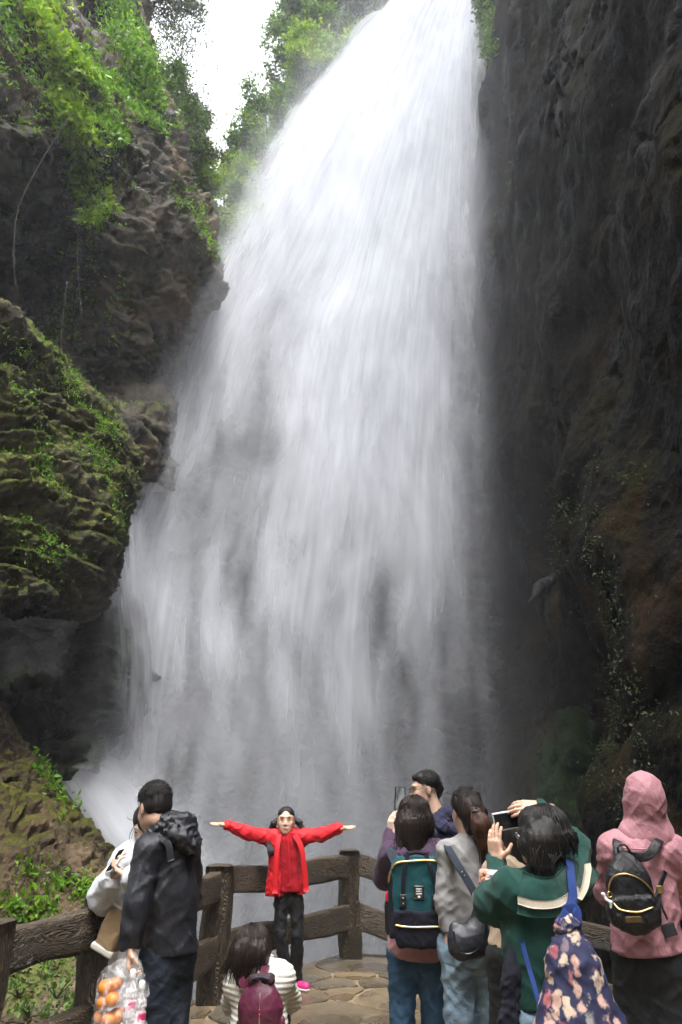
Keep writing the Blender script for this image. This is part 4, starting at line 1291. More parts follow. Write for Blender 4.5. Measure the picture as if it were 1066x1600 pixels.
def floral_mat():
    m = NT('navy_floral_cloth')
    co = m.coord('Object')
    wv = m.n('ShaderNodeVectorMath', props={'operation': 'ADD'}, i0=m.mapping(co, scale=(1, 1, 0.62)), i1=m.n('ShaderNodeVectorMath', props={'operation': 'SCALE'}, i0=m.n('ShaderNodeTexNoise', out=1, Vector=co, Scale=30.0, Detail=3.0), Scale=0.045))
    vd = m.n('ShaderNodeTexVoronoi', out=0, Vector=wv, Scale=24.0)
    vc = m.n('ShaderNodeTexVoronoi', out=1, Vector=wv, Scale=24.0)
    hue = m.n('ShaderNodeSeparateColor', out=0, i0=vc)
    pet = m.ramp(hue, [(0.0, (0.62, 0.50, 0.37)), (0.35, (0.50, 0.30, 0.24)), (0.5, (0.55, 0.45, 0.33)), (0.7, (0.35, 0.07, 0.09)), (0.85, (0.10, 0.13, 0.16)), (1.0, (0.6, 0.52, 0.42))])
    bl = m.noise(co, 34, 4, 0.6)
    f = m.maprange(m.math('ADD', vd, m.math('MULTIPLY', m.math('SUBTRACT', bl, 0.5), 0.5)), 0.30, 0.52, 0.9, 0.0)
    col = m.mix(f, (0.014, 0.016, 0.055), m.mix(m.maprange(vd, 0.0, 0.2, 0.55, 0.0), pet, (0.22, 0.10, 0.06)))
    m.bsdf(Base_Color=col, Roughness=0.8, Normal=m.bump(m.noise(co, 12, 3), 0.4, 0.01))
    return m.m
M['floral'] = floral_mat()

def patchwork_mat():
    m = NT('patchwork_cuff')
    co = m.coord('Object')
    s = m.noise(m.mapping(co, scale=(1, 1, 1.8), rot=(0, 0.5, 0)), 22, 1, 0.5, 0.8)
    col = m.ramp(s, [(0.0, (0.55, 0.50, 0.52)), (0.40, (0.55, 0.50, 0.54)), (0.47, (0.50, 0.04, 0.03)), (0.54, (0.55, 0.46, 0.45)), (0.60, (0.62, 0.28, 0.03)), (0.68, (0.10, 0.02, 0.02))], 'CONSTANT')
    m.bsdf(Base_Color=col, Roughness=0.8)
    return m.m
M['patchwork'] = patchwork_mat()

def clear_mat(name, col=(0.95, 0.96, 0.97), alpha=0.25, rough=0.15):
    m = NT(name)
    co = m.coord('Object')
    n = m.noise(m.mapping(co, scale=(1, 1, 0.4)), 26, 4, 0.6, 1.0)
    b = m.bump(n, 0.9, 0.02)
    d = m.n('ShaderNodeBsdfPrincipled', Base_Color=col + (1,), Roughness=rough, Normal=b, Specular_IOR_Level=0.8)
    a = m.maprange(n, 0.40, 0.70, alpha * 0.35, min(1, alpha * 2.2))
    sh = m.n('ShaderNodeMixShader', i0=a, i1=m.n('ShaderNodeBsdfTransparent'), i2=d)
    m.t.links.new(sh, m.out.inputs[0])
    return m.m
M['film'] = clear_mat('clear_plastic_film', alpha=0.15)
M['pet'] = clear_mat('clear_bottle_plastic', alpha=0.42, rough=0.1)

def folds(amp, fx=9.0, fz=5.0, seed=0.0):
    """cloth creases: slanting drag lines both ways plus soft hollows"""
    def ridge(n): return np.clip(1 - 2.4 * np.abs(n), 0, 1) ** 2
    def w(p):
        wv = 0.35 * noise3(p * 5 + seed)
        a = np.stack([p[:, 0] * 0.75 + p[:, 2] * 0.65, p[:, 1], p[:, 2] * 0.75 - p[:, 0] * 0.65], 1)
        b = np.stack([p[:, 0] * 0.75 - p[:, 2] * 0.65, p[:, 1], p[:, 2] * 0.75 + p[:, 0] * 0.65], 1)
        k1 = np.array([fx * 0.55, fx * 0.7, fx * 1.9], np.float32)
        n1 = ridge(noise3(a * k1 + seed + wv[:, None]))
        n2 = ridge(noise3(b * k1 * np.float32(1.15) + seed + 13 - wv[:, None]))
        n3 = noise3(p * np.array([fx, fx, fz], np.float32) * np.float32(0.7) + seed + 5)
        return -amp * (0.95 * n1 + 0.8 * n2 - 0.35) + 0.8 * amp * n3
    return w

def ribs(amp, L, axis=(0, 0, 1), seed=0):
    a = np.asarray(unit(axis), np.float32)
    def w(p):
        h = p @ a / L + 0.25 * noise3(p * 5 + seed)
        return -amp * np.abs(np.sin(math.pi * h)) + 0.004 * noise3(p * 9)
    return w

def hair_warp(amp=0.006, seed=0.0, fr=70.0):
    def w(p):
        q = p * np.array([fr, fr, fr * 0.10], np.float32) + seed
        return amp * noise3(q) + amp * 0.8 * noise3(p * np.array([24, 24, 3], np.float32) + seed)
    return w

class Person:
    def __init__(self, label, px, Y, group=None):
        self.Y = Y
        b = P(px, 1500, Y); self.base = np.array([b[0], Y, 0.0])
        self.o = empty('person', self.base)
        tag(self.o, label, 'person', group)
    def q(self, px, py, dy=0.0):
        return P(px, py, self.Y + dy)
    def part(self, name, vf, mat, label=None, parent=None):
        o = mesh_obj(name, vf[0], vf[1], mat, parent or self.o, origin=self.base)
        if label: o['label'] = label
        return o

def head_parts(c, fwd, s=1.0, up=(0, 0, 1), female=False, ears=True):
    R = frame(fwd, up)
    def L(x, y, z): return np.asarray(c) + R @ (np.array([x, y, z]) * s)
    def E(x, y, z, rx, ry, rz): return ell(L(x, y, z), (rx * s, ry * s, rz * s), R)
    jw = 0.052 if female else 0.057
    pr = [E(0, -0.012, 0.038, .074, .093, .082), (E(0, .030, -.020, .062, .066, .075), .03 * s), (E(0, .040, -.062, jw, .050, .044), .03 * s),
          (E(0, .074, -.088, .022, .018, .016), .02 * s), (cap(L(0, .088, .010), L(0, .104 if female else .108, -.022), .007 * s, (.009 if female else .0105) * s), .016 * s), (E(.0115, .096, -.027, .008, .008, .007), .006 * s), (E(-.0115, .096, -.027, .008, .008, .007), .006 * s),
          (E(0, .083, .036, .046, .012, .010), .02 * s), (E(.036, .066, -.020, .022, .02, .02), .02 * s), (E(-.036, .066, -.020, .022, .02, .02), .02 * s),
          (E(0, .090, -.052, .022, .009, .006), .008 * s), (E(0, .089, -.061, .018, .010, .007), .008 * s)]
    if ears:
        for sg in (-1, 1):
            pr += [(E(sg * .074, -.008, -.004, .008, .017, .030), .006 * s), (E(sg * .078, -.014, .006, .006, .012, .018), .006 * s)]
    subs = [E(.030, .103, .010, .016, .009, .007), E(-.030, .103, .010, .016, .009, .007)]
    return pr, subs, L, R

def face_bits(p, c, fwd, s, up=(0, 0, 1), open_eye=0.5, mouth=True, brow='hair'):
    R = frame(fwd, up)
    def L(x, y, z): return np.asarray(c) + R @ (np.array([x, y, z]) * s)
    for sg in (-1, 1):
        a, b = L(sg * .017, .090, .008), L(sg * .043, .080, .010)
        v, f = sdf_mesh([cap(a, L(sg * .030, .0915, .0115), .0022 * s, .0036 * s * (0.6 + open_eye)), cap(L(sg * .030, .0915, .0115), b, .0036 * s * (0.6 + open_eye), .0018 * s)], 0.0014, 0.003)
        p.part('eye', (v, f), M['eye'])
        v, f = sdf_mesh([cap(L(sg * .016, .096, .0355), L(sg * .034, .091, .0385), .0016 * s, .002 * s), cap(L(sg * .034, .091, .038), L(sg * .050, .078, .034), .002 * s, .0012 * s)], 0.0013, 0.003)
        p.part('eyebrow', (v, f), M[brow])
    if mouth:
        v, f = sdf_mesh([cap(L(-.019, .0935, -.057), L(0, .0975, -.055), .002 * s, .0042 * s), cap(L(0, .0975, -.055), L(.019, .0935, -.057), .0042 * s, .002 * s)], 0.0016, 0.004)
        p.part('mouth', (v, f), M['lip'])

def hand_prims(wrist, d, palm, side=1, curl=0.35, s=1.0, spread=0.12, thumb_in=0.0):
    """d: towards the fingertips, palm: direction the palm faces, side: thumb on the +1/-1 side of cross(d, palm)"""
    d = unit(d); palm = unit(np.asarray(palm, float) - np.dot(palm, d) * d)
    t = np.cross(d, palm) * side
    w = np.asarray(wrist, float)
    R = np.stack([t, d, palm], 1)
    pr = [cap(w - d * .05 * s, w + d * .012 * s, .026 * s, .025 * s, flat=(palm, .75)), (rbox(w + d * .05 * s, (.040 * s, .048 * s, .014 * s), .012 * s, R), .02 * s)]
    for i, (ln, off) in enumerate(((.068, .030), (.077, .010), (.071, -.011), (.055, -.030))):
        a = w + d * (.092 - (.008 if i in (0, 3) else 0)) * s + t * off * s
        fd = unit(d + t * spread * (1.2 - 0.8 * i))
        c1, c2, c3 = curl * 0.7, curl * 1.6, curl * 2.3
        b = a + (fd * math.cos(c1) + palm * math.sin(c1)) * ln * .45 * s
        c = b + (fd * math.cos(c2) + palm * math.sin(c2)) * ln * .32 * s
        e = c + (fd * math.cos(c3) + palm * math.sin(c3)) * ln * .23 * s
        for q0, q1, r0, r1 in ((a, b, .0092, .0086), (b, c, .0086, .0078), (c, e, .0078, .0066)):
            pr.append((cap(q0, q1, r0 * s, r1 * s), .004 * s))
    a = w + d * .022 * s + t * .030 * s
    b = a + (d * .55 + t * (.75 - thumb_in) + palm * .35) * .045 * s
    c = b + (d * .85 + t * (.35 - thumb_in) + palm * (.3 + curl * .5)) * .034 * s
    pr += [(cap(a, b, .014 * s, .0105 * s), .012 * s), (cap(b, c, .0105 * s, .0078 * s), .004 * s)]
    return pr

def body_mesh(p, head, hands, torso, neck, mat, legs=()):
    """head=(c, fwd, s, up, female); one skin mesh: torso and limbs under the clothes, neck and head, hands"""
    c, fwd, s, up, fem = head
    pr, subs, L, R = head_parts(c, fwd, s, up, fem)
    nk = [(cap(neck, L(0, -.025, -.06), .062 * s, .054 * s), .03 * s)]
    parts = [sdf_mesh(pr + nk, 0.0055, 0.02, subs=subs, ksub=.008)]
    core = []
    for i_, (a, b, ra, rb) in enumerate(torso): core.append((cap(a, b, ra * (.55 if i_ == 0 else .7), rb * (.55 if i_ == 0 else .7)), .03))
    core.append((cap(neck, torso[0][0], .045, .05), .03))
    parts.append(sdf_mesh(core, 0.018, 0.03))
    for h in hands:
        parts.append(sdf_mesh(h, 0.0042, .006))
    return p.part('body', join(parts), mat)

def trousers(p, hips, knees, ankles, mat, r=(.088, .066, .058), waist=None, fw=.006, name='trousers', seed=0.0, flat=None, cutz=None, h=0.0105):
    pr = []
    for hp, kn, an in zip(hips, knees, ankles):
        pr += [(cap(hp, kn, r[0], r[1]), .018), (cap(kn, an, r[1], r[2]), .018)]
    m = (np.asarray(hips[0]) + hips[1]) / 2
    w = waist if waist is not None else m + np.array([0, 0, .16])
    pr.append((cap(m + np.array([0, 0, .02]), w, r[0] * 1.55, r[0] * 1.35, flat=((0, 1, 0), .72)), .04))
    cuts = [(np.array([0, 0, min(a[2] for a in ankles) - .03]), (0, 0, -1)), (w + np.array([0, 0, .03]), (0, 0, 1))]
    v, f = sdf_mesh(pr, h, .02, cuts=cuts, warp=folds(fw, 8, 11, seed))
    return p.part(name, (v, f), mat)

def shoes(p, ankles, dirs, mat, sole, s=1.0):
    for a, d in zip(ankles, dirs):
        d = unit(d); z = np.array([0, 0, 1.0])
        heel = np.array([a[0], a[1], 0.045 * s]) - d * .045 * s
        toe = np.array([a[0], a[1], 0.040 * s]) + d * .14 * s
        v, f = sdf_mesh([cap(heel, toe, .042 * s, .038 * s, flat=(z, .95)), cap(heel + z * .01, np.array([a[0], a[1], .10 * s]), .042 * s, .040 * s)], .006, .03, cuts=[(np.array([0, 0, .018 * s]), (0, 0, -1)), (np.array([0, 0, .115 * s]), (0, 0, 1))])
        o = p.part('shoe', (v, f), mat)
        v, f = sdf_mesh([cap(heel - z * .02, toe - z * .018, .046 * s, .041 * s)], .006, .03, cuts=[(np.array([0, 0, .003]), (0, 0, -1)), (np.array([0, 0, .024 * s]), (0, 0, 1))])
        p.part('sole', (v, f), sole, parent=o)

def ground_ankle(kn, dx=0.0, dy=0.0, z=0.09):
    return np.array([kn[0] + dx, kn[1] + dy, z])

def wisps(p, starts, ends, mat, r=0.0022, parent=None, sag=0.02, seed=0):
    rng = np.random.default_rng(seed)
    ps = []
    for a, b in zip(starts, ends):
        m = (np.asarray(a) + b) / 2 + rng.normal(size=3) * sag
        ps.append(tube([a, m, b], [r, r, r * .4], n=7, k=4))
    return join(ps)

def strands(p, c, R, rad, n, mat, length, seed, parent, r=.0022, short=False, s=1.0, arc=2.1, tie=None, down=(0, 0, -1), flare=.014):
    """hair strands combed over the skull; arc: how far round from the back they grow"""
    rng = np.random.default_rng(seed)
    out = []
    rad = np.asarray(rad) * s
    def pt(phi, th, lift=0.0):
        l = np.array([math.sin(phi) * math.sin(th), -math.cos(phi) * math.sin(th), math.cos(th)])
        return np.asarray(c) + R @ (l * (rad + lift) + np.array([0, -.018, .046]) * s)
    for _ in range(n):
        phi = rng.uniform(-arc, arc)
        t0 = rng.uniform(.05, 1.0)
        lf = rng.uniform(-.002, .006)
        if short:
            t0 = rng.uniform(.05, 1.5)
            path = [pt(phi, t0, 0), pt(phi + rng.normal() * .1, t0 + .16, lf * .4 + .001), pt(phi + rng.normal() * .12, t0 + .30, lf * .4 + .001 + .004 * rng.random())]
            out.append(tube(path, [r, r, r * .4], n=5, k=4)); continue
        if tie is not None:
            a = pt(phi, t0 * 1.3, lf); b = pt(phi * .6, .75 + .3 * rng.random(), lf)
            out.append(tube([a, b, np.asarray(tie) + rng.normal(size=3) * .012], [r * .6, r, r], n=8, k=4)); continue
        path = [pt(phi, t0, lf), pt(phi, t0 * .5 + .75, lf), pt(phi, 1.5, lf)]
        L_ = rng.uniform(*length)
        rd = path[-1] - np.asarray(c); rd[2] = 0; rd = unit(rd)
        e = path[-1] + np.asarray(down) * L_ * .5 + rd * flare + rng.normal(size=3) * .006
        path += [e, e + np.asarray(down) * L_ * .5 - rd * flare * .6 + rng.normal(size=3) * .010]
        out.append(tube(path, [r * .7, r, r, r, r * .4], n=11, k=4))
    o = p.part('hair_strands', join(out), mat, parent=parent)
    o['kind'] = 'stuff'
    return o

def wisp_part(p, name, vf, mat, parent=None):
    o = p.part(name, vf, mat, parent=parent)
    o['kind'] = 'stuff'
    return o

def tail_strands(p, path, w, n, mat, seed, parent, r=.0025):
    rng = np.random.default_rng(seed)
    out = []
    for _ in range(n):
        o = rng.normal(size=3) * np.array([1, .6, .3])
        out.append(tube([np.asarray(a) + o * w * k for a, k in zip(path, np.linspace(.35, 1, len(path)))], [r, r, r * .5], n=9, k=4))
    o = p.part('hair_strands', join(out), mat, parent=parent)
    o['kind'] = 'stuff'
    return o

# ---- man in the black jacket, back turned, bag in his hand
p1 = Person('man in black hooded jacket and dark jeans holding a plastic bag, head bowed', 258, 4.25)
q = p1.q
h1 = (q(241, 1263, -.01), unit((-.62, .70, -.30)), 1.06, (0, 0, 1), False)
nk = q(256, 1300, 0)
shL, shR = q(232, 1327, -.11), q(292, 1324, .11)
elL, wrL = q(214, 1412, -.19), q(205, 1474, -.20)
handL = hand_prims(wrL + V(0, 0, -.012), (0.05, -.1, -1), (.9, .2, .1), 1, 0.85, 1.0, 0.02, 0.4)
hipL, hipR = q(247, 1497, -.03), q(277, 1494, .06)
knL, knR = q(243, 1600, -.04), q(268, 1600, .05)
body_mesh(p1, h1, [handL], [(q(262, 1325), q(262, 1480), .11, .11), (shL, elL, .045, .04), (elL, wrL, .04, .03), (hipL, knL, .07, .05), (knL, ground_ankle(knL), .05, .04), (hipR, knR, .07, .05), (knR, ground_ankle(knR), .05, .04)], nk, M['skin'])
R = frame(h1[1]); c = h1[0]
def LH(c, R, s): return lambda x, y, z: c + R @ (np.array([x, y, z]) * s)
L = LH(c, R, 1.06)
v, f = sdf_mesh([ell(L(0, -.022, .050), (.086, .100, .090), R), (ell(L(0, .045, .085), (.062, .055, .045), R), .03), (ell(L(0, -.045, -.005), (.076, .066, .055), R), .03)], .006, .02,
                subs=[ell(L(0, .10, -.02), (.075, .075, .085), R), ell(L(-.085, .0, -.015), (.022, .03, .035), R), ell(L(.085, .0, -.015), (.022, .03, .035), R)], ksub=.012, warp=hair_warp(.006, 1, 55))
hh = p1.part('hair', (v, f), M['hair'])
rng = np.random.default_rng(3)
st = [L(*(rng.normal(size=3) * [.03, .035, .004] + [0, -.01, .120])) for _ in range(26)]
wisp_part(p1, 'hair_strands', wisps(p1, st, [a + V(rng.normal() * .014, rng.normal() * .014, .012 + .008 * rng.random()) for a in st], M['hair'], .0014, sag=.003), M['hair'], parent=hh)
strands(p1, c, R, (.086, .100, .091), 520, M['hair'], (0, 0), 91, hh, .0019, True, 1.06, 2.1)
v, f = sdf_mesh([ell(L(0, .058, -.055), (.066, .062, .052), R)], .005, .02, cuts=[(L(0, 0, -.012), R[:, 2]), (L(0, .0, 0), -R[:, 1])])
p1.part('face_mask', (v, f), M['mask'])
bf = unit((-.55, .80, 0))
pr = [cap(q(264, 1338), q(266, 1400), .128, .135, flat=(bf, .84)), (cap(q(266, 1400), q(268, 1482), .135, .140, flat=(bf, .86)), .06), (cap(shL, shR, .072, .072), .06), (cap(nk + V(0, 0, -.05), nk + V(0, 0, .0), .085, .072), .05),
      (cap(shL, elL, .078, .066), .035), (cap(elL, wrL, .066, .056), .03), (cap(shR, q(296, 1400, .2), .078, .066), .03)]
v, f = sdf_mesh(pr, .0095, .03, cuts=[(q(262, 1489), unit((.03, 0, -1)))], subs=[ell(wrL + V(0, 0, -.045), (.042, .042, .05))], warp=folds(.009, 7, 6, 2.0))
jk = p1.part('jacket', (v, f), M['black_shell'])
v, f = sdf_mesh([cap(q(240, 1302, -.08), q(266, 1284, -.07), .035, .045), (cap(q(266, 1284, -.07), q(288, 1290, -.04), .048, .060), .03), (cap(q(288, 1290, -.04), q(301, 1312, -.02), .062, .052), .03), (cap(q(270, 1302, -.12), q(296, 1322, -.08), .045, .040), .03), (cap(q(262, 1282, .03), q(285, 1284, .06), .05, .05), .03)], .007, .02, warp=folds(.012, 14, 14, 5))
p1.part('hood', (v, f), M['black_shell'], parent=jk)
v, f = ribbon([q(246, 1308, -.135), q(262, 1318, -.155), q(268, 1345, -.165)], .035, .012, (0, -1, .2))
p1.part('shoulder_flap', (v, f), M['black_shell'], parent=jk)
trousers(p1, (hipL, hipR), (knL, knR), (ground_ankle(knL), ground_ankle(knR)), M['dark_denim'], (.098, .082, .074), q(262, 1470), .007)
shoes(p1, (ground_ankle(knL), ground_ankle(knR)), ((-.5, .8, 0), (-.5, .8, 0)), M['black_rubber'], M['white_rubber'])

# ---- woman in the long white coat, mostly hidden behind him
p2 = Person('woman in long white padded coat looking at her phone behind the man in black', 205, 4.56)
q = p2.q
h2 = (q(232, 1290), unit((-.25, -.75, -.45)), .98, (0, 0, 1), True)
nk = q(232, 1322)
shL, shR = q(200, 1345), q(255, 1345)
elL, wrL = q(165, 1400, -.05), q(177, 1374, -.22)
hd = hand_prims(wrL, (.1, -.15, 1), (.85, .3, .1), -1, .55, .95, .03, .2)
wrR = q(203, 1372, -.3)
hd2 = hand_prims(wrR, (-.8, -.1, .4), (0, .2, 1), 1, .6, .95, .03)
body_mesh(p2, h2, [hd, hd2], [(q(228, 1350), q(225, 1500), .10, .11), (shL, elL, .04, .035), (elL, wrL, .035, .028), (shR, q(240, 1410, -.1), .04, .035), (q(240, 1410, -.1), wrR, .035, .028), (q(222, 1500), q(215, 1600), .07, .05), (q(215, 1600), V(*q(215, 1600)[:2], .1), .05, .04)], nk, M['skin_pale'])
face_bits(p2, h2[0], h2[1], h2[2], open_eye=.2)
R = frame(h2[1]); L = LH(h2[0], R, .98)
v, f = sdf_mesh([ell(L(0, -.02, .045), (.088, .105, .092), R), (cap(L(-.07, -.02, 0), L(-.08, .0, -.17), .035, .028), .03), (cap(L(.07, -.02, 0), L(.08, .0, -.17), .035, .028), .03), (cap(L(0, -.08, 0), L(0, -.07, -.16), .06, .05), .03)], .007, .02, subs=[ell(L(0, .085, -.02), (.06, .07, .085), R)], warp=hair_warp(.006, 4))
hh = p2.part('hair', (v, f), M['hair'])
wisp_part(p2, 'loose_strands', wisps(p2, [q(214, 1284, -.05)] * 5, [q(205, 1312, -.06), q(202, 1304, -.06), q(207, 1320, -.06), q(199, 1275, -.07), q(210, 1322, -.05)], M['hair'], .0016, sag=.015), M['hair'], parent=hh)
pr = [cap(q(226, 1350), q(220, 1450), .14, .15, flat=((0, 1, 0), .8)), (cap(q(220, 1450), q(208, 1680), .155, .20, flat=((0, 1, 0), .75)), .06), (cap(shL, shR, .085, .085), .05), (cap(shL, elL, .092, .088), .05), (cap(elL, wrL + V(0, 0, .0), .085, .062), .05), (cap(shR, q(240, 1410, -.1), .09, .08), .04), (cap(q(240, 1410, -.1), wrR, .075, .055), .04), (cap(nk + V(0, 0, -.06), nk, .09, .075), .04)]
v, f = sdf_mesh(pr, .011, .03, subs=[ell(wrL + V(.0, -.01, .035), (.045, .045, .05)), ell(wrR + V(-.04, 0, .02), (.05, .045, .045))], warp=folds(.009, 8, 9, 9.0), cuts=[(V(0, 0, .32), (0, 0, -1))])
ct = p2.part('coat', (v, f), M['white_puff'])
v, f = sdf_mesh([cap(wrL + V(.003, 0, -.02), wrL + V(.006, -.005, .012), .038, .036)], .006, .01, subs=[ell(wrL + V(.0, -.01, .04), (.03, .03, .03))])
p2.part('cuff', (v, f), M['charcoal'], parent=ct)
for s in (-1, 1):
    a = V(q(210, 1600)[0] + s * .08, p2.Y, .4)
v, f = sdf_mesh([cap(V(q(196, 1600)[0], p2.Y, .5), V(q(196, 1600)[0], p2.Y, .09), .07, .055), cap(V(q(225, 1600)[0], p2.Y, .5), V(q(225, 1600)[0], p2.Y, .09), .07, .055)], .012, .02)
p2.part('trousers', (v, f), M['black_cloth'])
an = [V(q(196, 1600)[0], p2.Y, .09), V(q(225, 1600)[0], p2.Y, .09)]
shoes(p2, an, ((-.2, -1, 0), (.2, -1, 0)), M['black_rubber'], M['white_rubber'])

# ---- girl in red with her arms spread
p3 = Person('girl in bright red jacket with pigtails spreading both arms before the fence', 452, 7.02)
q = p3.q
hs = 1.06
h3 = (q(447, 1284), unit((.03, -1, .06)), hs, (0, 0, 1), True)
nk = q(447.5, 1306)
shL, shR = q(424, 1309), q(473, 1308)
elL, elR = q(388, 1302, -.03), q(503, 1304, -.03)
wrL, wrR = q(355, 1289, -.05), q(530, 1294, -.05)
hdL = hand_prims(wrL, (-1, -.1, .05), (0, -.25, 1), -1, .10, .92, .05)
hdR = hand_prims(wrR, (1, -.1, .02), (0, -.3, 1), 1, .12, .92, .10)
hipL, hipR = q(439, 1408), q(464, 1408)
knL, knR = q(439, 1458, -.02), q(465, 1459, -.02)
anL, anR = q(446, 1520, .05), q(463, 1520, .06)
anL[2] = anR[2] = .09
body_mesh(p3, h3, [hdL, hdR], [(q(448, 1315), q(451, 1400), .085, .09), (shL, elL, .036, .03), (elL, wrL, .03, .025), (shR, elR, .036, .03), (elR, wrR, .03, .025), (hipL, knL, .06, .045), (knL, anL, .045, .035), (hipR, knR, .06, .045), (knR, anR, .045, .035)], nk, M['skin'])
face_bits(p3, h3[0] + h3[1] * .003, h3[1], hs, open_eye=.15, brow='hair_brown')
R = frame(h3[1]); L = LH(h3[0], R, hs)
v, f = sdf_mesh([ell(L(0, -.020, .046), (.080, .100, .086), R), (ell(L(0, .012, .070), (.070, .066, .046), R), .02)], .005, .02, subs=[ell(L(0, .118, -.022), (.068, .076, .080), R), ell(L(0, .122, .046), (.050, .078, .066), R), ell(L(-.085, 0, -.02), (.02, .03, .04), R), ell(L(.085, 0, -.02), (.02, .03, .04), R), cap(L(0, .12, .09), L(0, 0, .14), .004, .003)], ksub=.008, warp=hair_warp(.003, 7))
hh = p3.part('hair', (v, f), M['hair'])
for sg, (a, b, c) in ((-1, (q(436, 1278, .02), q(428, 1287, .0), q(423, 1303, -.01))), (1, (q(459, 1277, .02), q(467, 1285, .0), q(474, 1298, -.02)))):
    v, f = sdf_mesh([cap(a, b, .014, .026), (cap(b, c, .026, .010), .02)], .005, .02, warp=hair_warp(.006, sg))
    o = p3.part('pigtail', (v, f), M['hair'], parent=hh)
    e = c + V(sg * .05, 0, -.05)
    tail_strands(p3, [a, b, c], .022, 40, M['hair'], 70 + sg, o)
    wisp_part(p3, 'loose_strands', wisps(p3, [b] * 6, [e + RNG.normal(size=3) * .025 for _ in range(6)], M['hair'], .0025, sag=.012), M['hair'], parent=hh)
    v, f = sdf_mesh([ell(a, (.014, .02, .02))], .004, .01)
    p3.part('hair_tie', (v, f), M['white_plastic'], parent=hh)
# inner fleece
v, f = sdf_mesh([cap(q(448, 1318, -.03), q(453, 1388, -.03), .112, .115, flat=((0, 1, 0), .75)), (cap(nk + V(0, 0, -.04), nk + V(0, -.005, .012), .085, .062), .04)], .008, .03, cuts=[(q(453, 1392), (0, 0, -1))], warp=folds(.006, 10, 14, 3))
fl = p3.part('fleece', (v, f), M['red_fleece'])
v, f = tube([q(450, 1306, -.115), q(452, 1345, -.15), q(454, 1390, -.14)], .004, n=14, k=6)
p3.part('zip', (v, f), M['red'], parent=fl)
# open jacket: shell with the front cut away
pr = [cap(q(446, 1322, .01), q(447, 1385, .01), .150, .165, flat=((0, 1, 0), .72)), (cap(q(447, 1385, .01), q(446, 1397, .01), .17, .18, flat=((0, 1, 0), .72)), .05), (cap(shL, shR, .066, .066), .05), (cap(shL, elL, .068, .058), .04), (cap(elL, wrL, .058, .048), .03), (cap(shR, elR, .068, .058), .04), (cap(elR, wrR, .058, .048), .03), (cap(nk + V(0, .03, -.04), nk + V(0, .03, .0), .08, .07), .03)]
opening = [cap(q(448.5, 1294, -.14), q(452, 1330, -.19), .060, .095, flat=((0, 1, 0), 1.5)), cap(q(452, 1330, -.19), q(454, 1420, -.2), .100, .125, flat=((0, 1, 0), 1.35)), ell(wrL + V(-.05, 0, 0), (.05, .036, .036)), ell(wrR + V(.05, 0, 0), (.05, .036, .036))]
def jacket_warp(p):
    return folds(.008, 9, 9, 4.0)(p)
v, f = sdf_mesh(pr, .0078, .03, subs=opening, ksub=.006, cuts=[(q(446, 1398), unit((.05, 0, -1)))], warp=jacket_warp)
jk = p3.part('jacket', (v, f), M['red'])
for pts in ([q(437, 1303, -.085), q(434, 1322, -.135), q(432, 1350, -.15), q(430, 1396, -.15)], [q(459, 1303, -.085), q(470, 1322, -.135), q(475, 1350, -.145), q(479, 1393, -.14)]):
    v, f = ribbon(pts, .045, .018, (0, -1, .1), n=22)
    p3.part('placket', (v, f), M['red'], parent=jk)
# dark side panel under the right arm and hood roll behind the neck
v, f = sdf_mesh([cap(q(421, 1317, -.055), q(424, 1330, -.085), .030, .040, flat=((-.5, 1, 0), .45)), (cap(q(426, 1303, -.05), q(422, 1316, -.06), .018, .028, flat=((-.5, 1, 0), .5)), .02)], .006, .02)
p3.part('side_panel', (v, f), M['charcoal'], 'charcoal panel under the raised arm', parent=jk)
v, f = sdf_mesh([cap(q(433, 1302, .04), q(447, 1298, .09), .05, .05), cap(q(447, 1298, .09), q(463, 1302, .04), .05, .05)], .008, .03, warp=folds(.008, 12, 12, 8))
p3.part('hood', (v, f), M['red'], parent=jk)
trousers(p3, (hipL, hipR), (knL, knR), (anL, anR), M['black_cloth'], (.066, .053, .050), q(452, 1388), .008, h=.0085, seed=4)
shoes(p3, (anL, anR), ((-.1, -1, 0), (.75, -.65, 0)), M['pink_shoe'], M['white_rubber'], .86)

# ---- crouching woman in the cream ribbed top
p4 = Person('woman in cream ribbed top crouching with her back turned, photographing the girl', 408, 4.35)
q = p4.q
h4 = (q(396, 1488), unit((.28, .92, -.12)), .98, (-.05, 0, 1), True)
nk = q(400, 1512)
shL, shR = q(374, 1536), q(436, 1530)
hipL, hipR = V(*q(390, 1600)[:2] + [0, -.05], .34), V(*q(425, 1600)[:2] + [0, -.05], .34)
knL, knR = hipL + V(-.04, .42, .10), hipR + V(.0, .42, .10)
anL, anR = V(hipL[0] - .03, hipL[1] + .16, .09), V(hipR[0] + .0, hipR[1] + .16, .09)
elR, wrR = q(452, 1562, .22), q(446, 1530, .42)
elL, wrL = q(366, 1566, .2), q(395, 1520, .42)
hd = hand_prims(wrR, (-.5, .5, .6), (-.7, .2, 0), 1, .5, .95)
hd2 = hand_prims(wrL, (.5, .5, .6), (.7, .2, 0), -1, .5, .95)
body_mesh(p4, h4, [hd, hd2], [(q(405, 1535), (hipL + hipR) / 2, .10, .12), (shL, elL, .04, .035), (elL, wrL, .035, .028), (shR, elR, .04, .035), (elR, wrR, .035, .028), (hipL, knL, .07, .055), (knL, anL, .05, .04), (hipR, knR, .07, .055), (knR, anR, .05, .04)], nk, M['skin_pale'])
R = frame(h4[1], h4[3]); L = LH(h4[0], R, .98)
